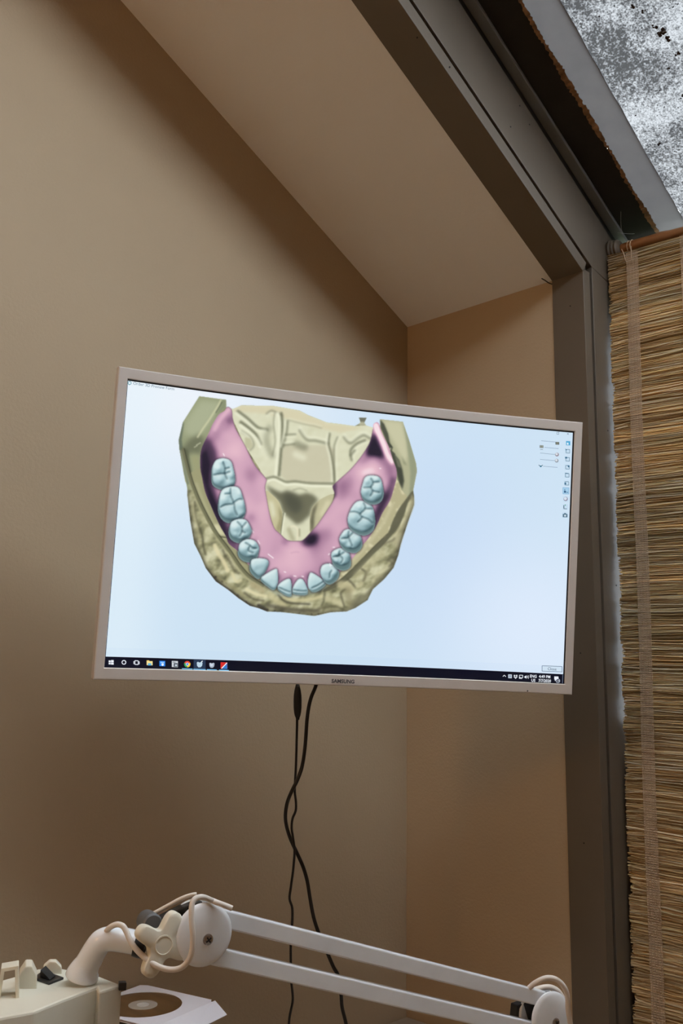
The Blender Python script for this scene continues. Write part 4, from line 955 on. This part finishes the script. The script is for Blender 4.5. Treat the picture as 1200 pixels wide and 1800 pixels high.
# ------------------------------------------------------------------ wall mount, hidden behind the monitor
back = mp(0, 0, -0.0515)
wm = mon
bm = bmesh.new(); add_box(bm, (0, -0.68, CZ+0.10), (0.012, -0.56, CZ+0.32)); bm_obj('wall_plate', bm, M['dark'], wm, bevel=0.002)
bm = bmesh.new()
c8 = []
for e in (-0.0515, -0.060):
    for s, t in ((-.06, -.06), (.06, -.06), (.06, .06), (-.06, .06)): c8.append(mp(s, t, e) if e == -0.060 else mp(s*0.99, t*0.99, -0.0522))
add_hexa(bm, c8[4:]+c8[:4]); bm_obj('mounting_plate', bm, M['dark'], wm, bevel=0.001)
kn = Vector((0.19, -0.50, CZ+0.21)); bk = mp(0, 0, -0.060)
for a, b in ((Vector((0.012, -0.62, CZ+0.21)), kn), (kn, bk)):
    d = (b-a).normalized(); sd = d.cross(Vector((0, 0, 1))).normalized(); bm = bmesh.new(); add_bar(bm, a, b, sd, d.cross(sd).normalized(), 0.012, 0.02); bm_obj('arm_link', bm, M['dark'], wm, bevel=0.002)
lathe('arm_pivot', kn+Vector((0, 0, -0.03)), (0, 0, 1), [(0, 0.016), (0.06, 0.016)], M['dark'], wm, 20)

# ------------------------------------------------------------------ two cables hanging behind the monitor
DC = 1.575
def hang(pts, dd=0.0): return [atd(x, y, DC+dd) for x, y in pts]
thin = empty('thin_power_cord', atd(512, 1800, DC), 'thin black cord with inline connector hanging below the monitor', 'cable')
tp = [(524, 1150), (523, 1185), (522.5, 1215), (522, 1265), (521, 1310), (520, 1345), (518.5, 1375), (518, 1392), (520, 1410), (519.5, 1425), (514, 1439), (512.5, 1455), (514.5, 1470), (516.5, 1485), (517.5, 1500), (515, 1530), (511, 1560), (508.8, 1580), (513.5, 1596), (513.5, 1620), (511, 1660), (511, 1690), (511.5, 1722), (514, 1745), (514, 1762), (508.5, 1790), (506, 1830), (508, 1870)]
tube('cord', crv(hang(tp), 4), 0.0021, M['cable'], thin, 8)
cp = hang([(522.9, y) for y in (1202, 1208, 1214, 1222, 1232, 1244, 1252, 1258, 1262, 1265)])
tube('inline_connector', cp, [0.0028, 0.0042, 0.0055, 0.0066, 0.0070, 0.0068, 0.0060, 0.0048, 0.0032, 0.0030], M['cable'], thin, 14)
thick = empty('thick_video_cable', atd(600, 1800, DC), 'thick black cable twisting round the thin cord below the monitor', 'cable')
kp = [(560, 1160), (558, 1190), (554, 1208), (547, 1225), (542, 1245), (539, 1270), (537, 1300), (534.5, 1325), (530, 1350), (522, 1372), (513, 1390), (505, 1410), (501.5, 1432), (503, 1450), (508, 1468), (514.5, 1484), (523, 1502), (533, 1525), (540, 1550), (545, 1580), (551, 1612), (560, 1640), (574, 1672), (586, 1700), (594, 1715), (599, 1745), (601, 1770), (607, 1795), (614, 1830), (622, 1870)]
def off(y): return 0.006*math.cos((y-1385)/98*math.pi)      # passes in front of and behind the thin cord
tube('cable_run', crv([atd(x, y, DC-(off(y) if 1340 < y < 1530 else (0.0042 if y < 1340 else -0.0042))) for x, y in kp], 4), 0.0031, M['cable'], thick, 10)

# ------------------------------------------------------------------ desk below the frame
DZ = 0.74
desk = empty('desk', (0.45, -0.7, 0), 'laminate desk in the corner below the monitor', 'desk')
bm = bmesh.new(); add_box(bm, (0.006, -1.42, DZ-0.03), (0.92, -0.006, DZ)); bm_obj('desk_top', bm, M['desk'], desk, bevel=0.002)
for x in (0.05, 0.87):
    for y in (-1.37, -0.06):
        bm = bmesh.new(); add_box(bm, (x-0.025, y-0.025, 0), (x+0.025, y+0.025, DZ-0.03)); bm_obj('leg', bm, M['desk'], desk)

# ------------------------------------------------------------------ black box, paper sleeve, disc
ZD = CZ-0.4667
hubp = onz(251, 1766, ZD)
e1 = (onz(378, 1759.5, ZD)-onz(259, 1732.6, ZD)); e1.z = 0; e1.normalize(); e2 = Vector((e1.y, -e1.x, 0)); e2 = e2 if e2.dot(Vector(CAM)-hubp) > 0 else -e2    # e2 points to the viewer's side
bx_ = empty('black_case', hubp-Vector((0, 0, ZD-DZ)), 'black equipment case under the paper disc sleeve', 'case')
bm = bmesh.new()
Q = [hubp+e1*a+e2*b for a, b in ((-0.075, -0.066), (0.052, -0.078), (0.060, 0.055), (-0.075, 0.066))]
add_prism(bm, [(q.x, q.y, DZ) for q in Q], (0, 0, ZD-0.003-DZ)); bm_obj('case_body', bm, M['dark'], bx_, bevel=0.003)
bm = bmesh.new(); q0, q1 = Q[2]+(Q[3]-Q[2])*0.1, Q[2]+(Q[3]-Q[2])*0.9
for k in range(4):
    z0 = DZ+0.03+k*0.03; add_prism(bm, [(q0.x, q0.y, z0), (q1.x, q1.y, z0), (q1.x, q1.y, z0+0.02), (q0.x, q0.y, z0+0.02)], e2*0.002)
bm_obj('drive_fronts', bm, M['black'], bx_)
slv = empty('paper_sleeve', hubp-Vector((0, 0, 0.002)), 'white paper disc sleeve with round window and lifted flap', 'disc sleeve')
V, Fc = [], []
A0, A1, B0, B1 = -0.066, 0.0665, -0.0655, 0.0655
rc_ = onz(378, 1759.5, ZD)-hubp; A1, B0 = rc_.dot(e1), rc_.dot(e2); print('SLEEVE', A1, B0)
nseg = 48; rw = 0.0575
sq = []
for k in range(nseg):
    a = 2*math.pi*k/nseg; ca_, sa_ = math.cos(a), math.sin(a)
    m_ = min((A1 if ca_ > 0 else -A0)/max(abs(ca_), 1e-6), (B1 if sa_ > 0 else -B0)/max(abs(sa_), 1e-6))
    sq.append((ca_*m_, sa_*m_))
for zz in (0.0, 0.0007):
    for k in range(nseg): V.append(hubp+e1*sq[k][0]+e2*sq[k][1]+Vector((0, 0, zz)))
    for k in range(nseg): V.append(hubp+e1*rw*math.cos(2*math.pi*k/nseg)+e2*rw*math.sin(2*math.pi*k/nseg)+Vector((0, 0, zz)))
for k in range(nseg):
    j = (k+1) % nseg; t = 2*nseg
    Fc += [(t+k, t+j, t+nseg+j, t+nseg+k), (k, nseg+k, nseg+j, j), (k, j, t+j, t+k), (nseg+k, t+nseg+k, t+nseg+j, nseg+j)]
mesh_obj('front_sheet', V, Fc, M['paper'], slv)
bm = bmesh.new(); add_prism(bm, [hubp+e1*a+e2*b+Vector((0, 0, -0.0028)) for a, b in ((A0, B0), (A1, B0), (A1, B1), (A0, B1))], (0, 0, 0.0008)); bm_obj('rear_sheet', bm, M['paper'], slv)
bm = bmesh.new()
f0, f1 = hubp+e1*A1+e2*B0, hubp+e1*A1+e2*B1
fl = [f0, f1, f1+e1*0.034-e2*0.010+Vector((0, 0, -0.012)), f0+e1*0.026+e2*0.004+Vector((0, 0, -0.014))]
add_prism(bm, fl, (0, 0, 0.0007)); bm_obj('flap', bm, M['paper'], slv)
dsc = empty('compact_disc', hubp-Vector((0, 0, 0.0016)), 'bronze compact disc lying inside the white paper sleeve', 'disc')
lathe('disc_face', hubp-Vector((0, 0, 0.0016)), (0, 0, 1), [(0, 0.060), (0.0012, 0.060)], M['disc'], dsc, 56)
lathe('hub_ring', hubp-Vector((0, 0, 0.0004)), (0, 0, 1), [(0, 0.0215), (0.0005, 0.021)], mat('clear_hub', (0.42, 0.36, 0.30, 1), 0.25), dsc, 36)
lathe('centre_hole', hubp+Vector((0, 0, 0.0001)), (0, 0, 1), [(0, 0.0095), (0.0003, 0.0090), (0.0004, 0.0075)], mat('hub_centre', (0.60, 0.56, 0.52, 1), 0.3), dsc, 28)

# ------------------------------------------------------------------ articulated magnifier lamp
L0 = atd(350, 1638, 0.894); R0 = atd(957, 1785, 1.08)
ax = (R0-L0); hz = Vector((ax.x, ax.y, 0)).normalized(); m_ = Vector((-hz.y, hz.x, 0))
if m_.dot(Vector(CAM)-L0) < 0: m_ = -m_
ad = ax.normalized(); aup = ad.cross(m_); aup = aup if aup.z > 0 else -aup
UP = Vector((0, 0, 1))
FT = Vector((R0.x+0.03, R0.y+0.02, DZ))
lp = empty('magnifier_lamp', FT, 'white articulated desk lamp with twin arms and cream magnifier head', 'desk lamp')
for sgn, nm in ((1, 'upper_arm_bar'), (-1, 'lower_arm_bar')):
    bm = bmesh.new(); add_bar(bm, L0+UP*0.0175*sgn+ad*0.006, R0+UP*0.0175*sgn-ad*0.004, m_, aup, 0.0065, 0.0082); bm_obj(nm, bm, M['lampwhite'], lp, bevel=0.0016)
def jdisc(c, r):
    lathe('joint_disc', c+m_*0.0085, m_, [(0, r*0.97), (0.0012, r), (0.0030, r), (0.0046, r*0.95), (0.0054, r*0.86), (0.0062, r*0.5), (0.0064, 0.002)], M['lampwhite'], lp, 48)
    lathe('joint_disc', c-m_*0.0085, -m_, [(0, r*0.97), (0.0012, r), (0.0030, r), (0.0050, r*0.93), (0.0066, r*0.6), (0.0070, 0.002)], M['lampwhite'], lp, 48)
    sc = lathe('screw', c+m_*0.0145+ad*0.003-UP*0.003, m_, [(0, 0.0052), (0.0012, 0.0050), (0.0022, 0.0036), (0.0026, 0.001)], M['steel'], lp, 20)
    bm = bmesh.new(); q = c+m_*0.0170+ad*0.003-UP*0.003
    for d in ((ad+UP).normalized(), (ad-UP).normalized()): add_bar(bm, q-d*0.0030, q+d*0.0030, m_, m_.cross(d), 0.0005, 0.0006)
    bm_obj('cross_slot', bm, M['black'], sc)
jdisc(L0, 0.0283); jdisc(R0, 0.0283)
# black bracket between the left discs and the strap along its edge
lampd = 0.885
bm = bmesh.new(); add_prism(bm, [atd(x, y, 0.897)-m_*0.006 for x, y in ((352, 1582), (318, 1592), (272, 1616), (250, 1628), (244, 1650), (258, 1676), (330, 1668))], m_*0.013); bm_obj('bracket', bm, M['dark'], lp, bevel=0.001)
st_ = crv([atd(x, y, 0.897)-m_*0.010 for x, y in ((258, 1617), (272, 1612), (300, 1597), (326, 1583), (344, 1577), (352, 1576))], 5)
tube('edge_strap', st_, 0.0021, M['cord'], lp, 8)
tube('edge_strap', crv([atd(x, y, 0.890) for x, y in ((350, 1577), (362, 1579), (380, 1586), (396, 1592), (408, 1597))], 5), 0.0026, M['cord'], lp, 8)
# neck of the head
npts = crv([atd(x, y, 0.880) for x, y in ((252, 1658), (236, 1656), (214, 1652), (193, 1650), (178, 1655), (168, 1668), (158, 1686), (148, 1704), (144, 1716))], 5)
nr = np.interp(np.linspace(0, 1, len(npts)), [0, .15, .4, .6, .8, .93, 1], [.0105, .0108, .0110, .0112, .0118, .0150, .0155])
tube('neck', npts, list(nr), M['lampwhite'], lp, 24)
lathe('neck_collar', atd(249, 1660, 0.880), (atd(236, 1656, 0.880)-atd(256, 1661, 0.880)), [(-0.004, 0.0118), (0.001, 0.0122), (0.006, 0.0118)], M['dark'], lp, 24)
lathe('pivot_bolt', atd(264, 1622, 0.886), m_, [(-0.012, 0.0095), (0.006, 0.0095), (0.008, 0.008)], mat('dull_steel', (0.10, 0.10, 0.10, 1), 0.45), lp, 24)
# lobed knob
kc = atd(284, 1659, 0.868)
rx = hz if hz.dot(Vector(cr)) > 0 else -hz
lob = [math.atan2(50, 25), math.atan2(27, -43), math.atan2(-49, -24.5)+2*math.pi, math.atan2(-20, 43)+2*math.pi]
lr = [0.0295, 0.0280, 0.0295, 0.0275]
prof = []
NK = 96
for k in range(NK):
    a = 2*math.pi*k/NK; r_ = 0.0135
    for la, q in zip(lob, lr):
        d = (a-la+math.pi) % (2*math.pi)-math.pi; r_ = max(r_, 0.0135+(q-0.0135)*math.exp(-(abs(d)/0.43)**3.0))
    prof.append((r_*math.cos(a), r_*math.sin(a)))
V, Fc = [], []
lay = [(-0.0055, .94), (-0.0042, 1.0), (0.0035, 1.0), (0.0052, .95), (0.0058, .86)]
for h_, k_ in lay: V += [kc+rx*(p[0]*k_)+UP*(p[1]*k_)+m_*h_ for p in prof]
for i in range(len(lay)-1):
    for k in range(NK):
        j = (k+1) % NK; Fc.append((i*NK+k, i*NK+j, (i+1)*NK+j, (i+1)*NK+k))
cfr = len(V); V += [kc+m_*0.0058, kc-m_*0.0055]
for k in range(NK):
    j = (k+1) % NK; Fc.append((4*NK+k, 4*NK+j, cfr)); Fc.append((j, k, cfr+1))
kb = mesh_obj('lobed_knob', V, Fc, M['cream'], lp, True)
try: kb.data.set_sharp_from_angle(angle=0.7)
except Exception: pass
lathe('knob_cap', kc+m_*0.0058, m_, [(0, 0.0090), (0.0006, 0.0089), (0.0008, 0.0078), (0.0003, 0.0074), (0.0004, 0.001)], M['cream'], kb, 30)
lathe('knob_shaft', kc-m_*0.0055, -m_, [(0, 0.006), (0.022, 0.006)], M['steel'], lp, 14)
# beige cord looping at the head joint
lo = [(372, 1583, .880), (356, 1577, .872), (343, 1580, .866), (337, 1592, .862), (337, 1620, .858), (339, 1648, .856), (337, 1672, .855), (330, 1690, .855), (316, 1702, .855), (296, 1704, .855), (274, 1697, .856), (254, 1683, .858), (238, 1667, .860), (228, 1652, .863), (222, 1638, .866), (216, 1628, .868), (206, 1625, .870), (195, 1629, .872), (188, 1636, .876), (184, 1645, .880)]
tube('cord_loop', crv([atd(*p) for p in lo], 5), 0.0026, M['cord'], lp, 12)
# cream head housing
ZH = atd(150, 1733, 0.872).z
def hz_(px, py, dz=0.0): q = onz(px, py, ZH); return Vector((q.x, q.y, ZH+dz))
head = bmesh.new()
top = [(-60, 1740), (20, 1718), (66, 1703), (105, 1701), (176, 1716), (215, 1731), (174, 1743), (170, 1735), (112, 1757), (60, 1778), (-60, 1800)]
add_prism(head, [hz_(x, y, -0.085) for x, y in top], (0, 0, 0.085))
hd = bm_obj('head_housing', head, M['cream'], lp, bevel=0.0022, angle=0.4)
bm = bmesh.new(); add_prism(bm, [hz_(x, y, 0.0) for x, y in ((58, 1722), (76, 1709), (112, 1722), (86, 1732))], (0, 0, 0.0022)); sw = bm_obj('rocker_switch', bm, M['dark'], hd, bevel=0.0006)
bm = bmesh.new(); a_, b_, c_, d_ = [hz_(x, y, 0.0022) for x, y in ((70, 1722), (79, 1714), (97, 1721), (87, 1728))]
add_hexa(bm, [a_, b_, c_, d_, a_+UP*0.0065, b_+UP*0.0065, c_+UP*0.001, d_+UP*0.001]); bm_obj('rocker', bm, M['black'], sw, bevel=0.0004)
# hinge lugs of the lens cover
vdir = (hz_(60, 1760)-hz_(60, 1735)).normalized(); sdir = (hz_(90, 1735)-hz_(40, 1735)).normalized()
def lug(x, y, w_, hh_, name, d=0.012):
    b = hz_(x, y, -0.001); bm = bmesh.new()
    add_prism(bm, [b-sdir*w_, b+sdir*w_, b+sdir*w_*0.95+UP*hh_*0.55, b+sdir*w_*0.35+UP*hh_, b-sdir*w_*0.35+UP*hh_, b-sdir*w_*0.95+UP*hh_*0.6], -vdir*d); bm_obj(name, bm, M['cream'], hd, bevel=0.001)
lug(48, 1738, 0.0085, 0.020, 'hinge_lug', 0.024)
bm = bmesh.new()
b = hz_(14, 1749, -0.001)
for p0, p1 in ((b-sdir*0.008, b-sdir*0.006+UP*0.024), (b-sdir*0.006+UP*0.024, b+sdir*0.006+UP*0.026), (b+sdir*0.006+UP*0.026, b+sdir*0.0085)):
    d = (p1-p0).normalized(); add_bar(bm, p0-d*0.0015, p1+d*0.0015, d.cross(vdir).normalized(), vdir, 0.0016, 0.009)
bm_obj('hinge_clip', bm, M['cream'], hd, bevel=0.0005)
lug(92, 1712, 0.009, 0.012, 'hinge_lug', 0.010)
bm = bmesh.new(); q = hz_(214, 1733, 0.0); add_bar(bm, q+UP*0.0002-sdir*0.003, q+UP*0.0002+sdir*0.004, vdir, UP, 0.0035, 0.0035); bm_obj('end_knob', bm, M['dark'], hd, bevel=0.0008)
# ring of the magnifier with its lens and lit tube, mostly past the frame edge
rc = hz_(20, 1765, 0.0)-sdir*0.135+vdir*0.03+UP*(-0.040)
V, Fc = [], []
prf = [(0.085, -0.02), (0.118, -0.022), (0.122, 0.0), (0.118, 0.026), (0.104, 0.034), (0.088, 0.030), (0.080, 0.012), (0.080, -0.012)]
for k in range(64):
    a = 2*math.pi*k/64
    for r_, h_ in prf: V.append(rc+sdir*r_*math.cos(a)+vdir*r_*math.sin(a)+UP*h_)
for k in range(64):
    for i in range(len(prf)): Fc.append((k*8+i, k*8+(i+1) % 8, ((k+1) % 64)*8+(i+1) % 8, ((k+1) % 64)*8+i))
mesh_obj('magnifier_ring', V, Fc, M['cream'], hd, True)
lens = lathe('lens', rc, UP, [(-0.004, 0.079), (0.0, 0.0795), (0.004, 0.070), (0.0065, 0.045), (0.0075, 0.01)], M['clear'], hd, 48)
tube('lit_tube', [rc+sdir*0.095*math.cos(2*math.pi*k/40)+vdir*0.095*math.sin(2*math.pi*k/40)-UP*0.030 for k in range(41)], 0.0075, M['glow'], hd, 10)
# right joint: bracket, loop of cord, lower arms and clamp foot
bm = bmesh.new(); add_prism(bm, [atd(x, y, 1.083)-m_*0.006 for x, y in ((903, 1765), (930, 1756), (985, 1770), (990, 1800), (960, 1830), (900, 1800))], m_*0.012); bm_obj('bracket', bm, M['dark'], lp, bevel=0.001)
tube('cord_loop', crv([atd(*p) for p in ((899, 1737, 1.085), (912, 1742, 1.078), (925, 1740, 1.072), (940, 1728, 1.066), (960, 1719, 1.064), (978, 1722, 1.064), (991, 1735, 1.064), (997, 1752, 1.066), (998, 1775, 1.068), (1004, 1810, 1.072))], 5), 0.0029, M['cord'], lp, 10)
tube('edge_strap', crv([atd(x, y, 1.090) for x, y in ((928, 1748), (945, 1738), (965, 1735), (980, 1742), (990, 1756))], 5), 0.0030, M['cord'], lp, 8)
PT = FT+UP*0.075
ld_ = (R0-PT).normalized(); lsd = ld_.cross(m_).normalized()
for sgn in (1, -1):
    bm = bmesh.new(); add_bar(bm, PT+lsd*0.0165*sgn, R0+lsd*0.0165*sgn-UP*0.01, m_, lsd, 0.0065, 0.0082); bm_obj('foot_arm_bar', bm, M['lampwhite'], lp, bevel=0.0016)
lathe('clamp_post', FT, UP, [(0, 0.035), (0.006, 0.035), (0.010, 0.018), (0.060, 0.014), (0.085, 0.014)], M['lampwhite'], lp, 28)
jd = FT+UP*0.08
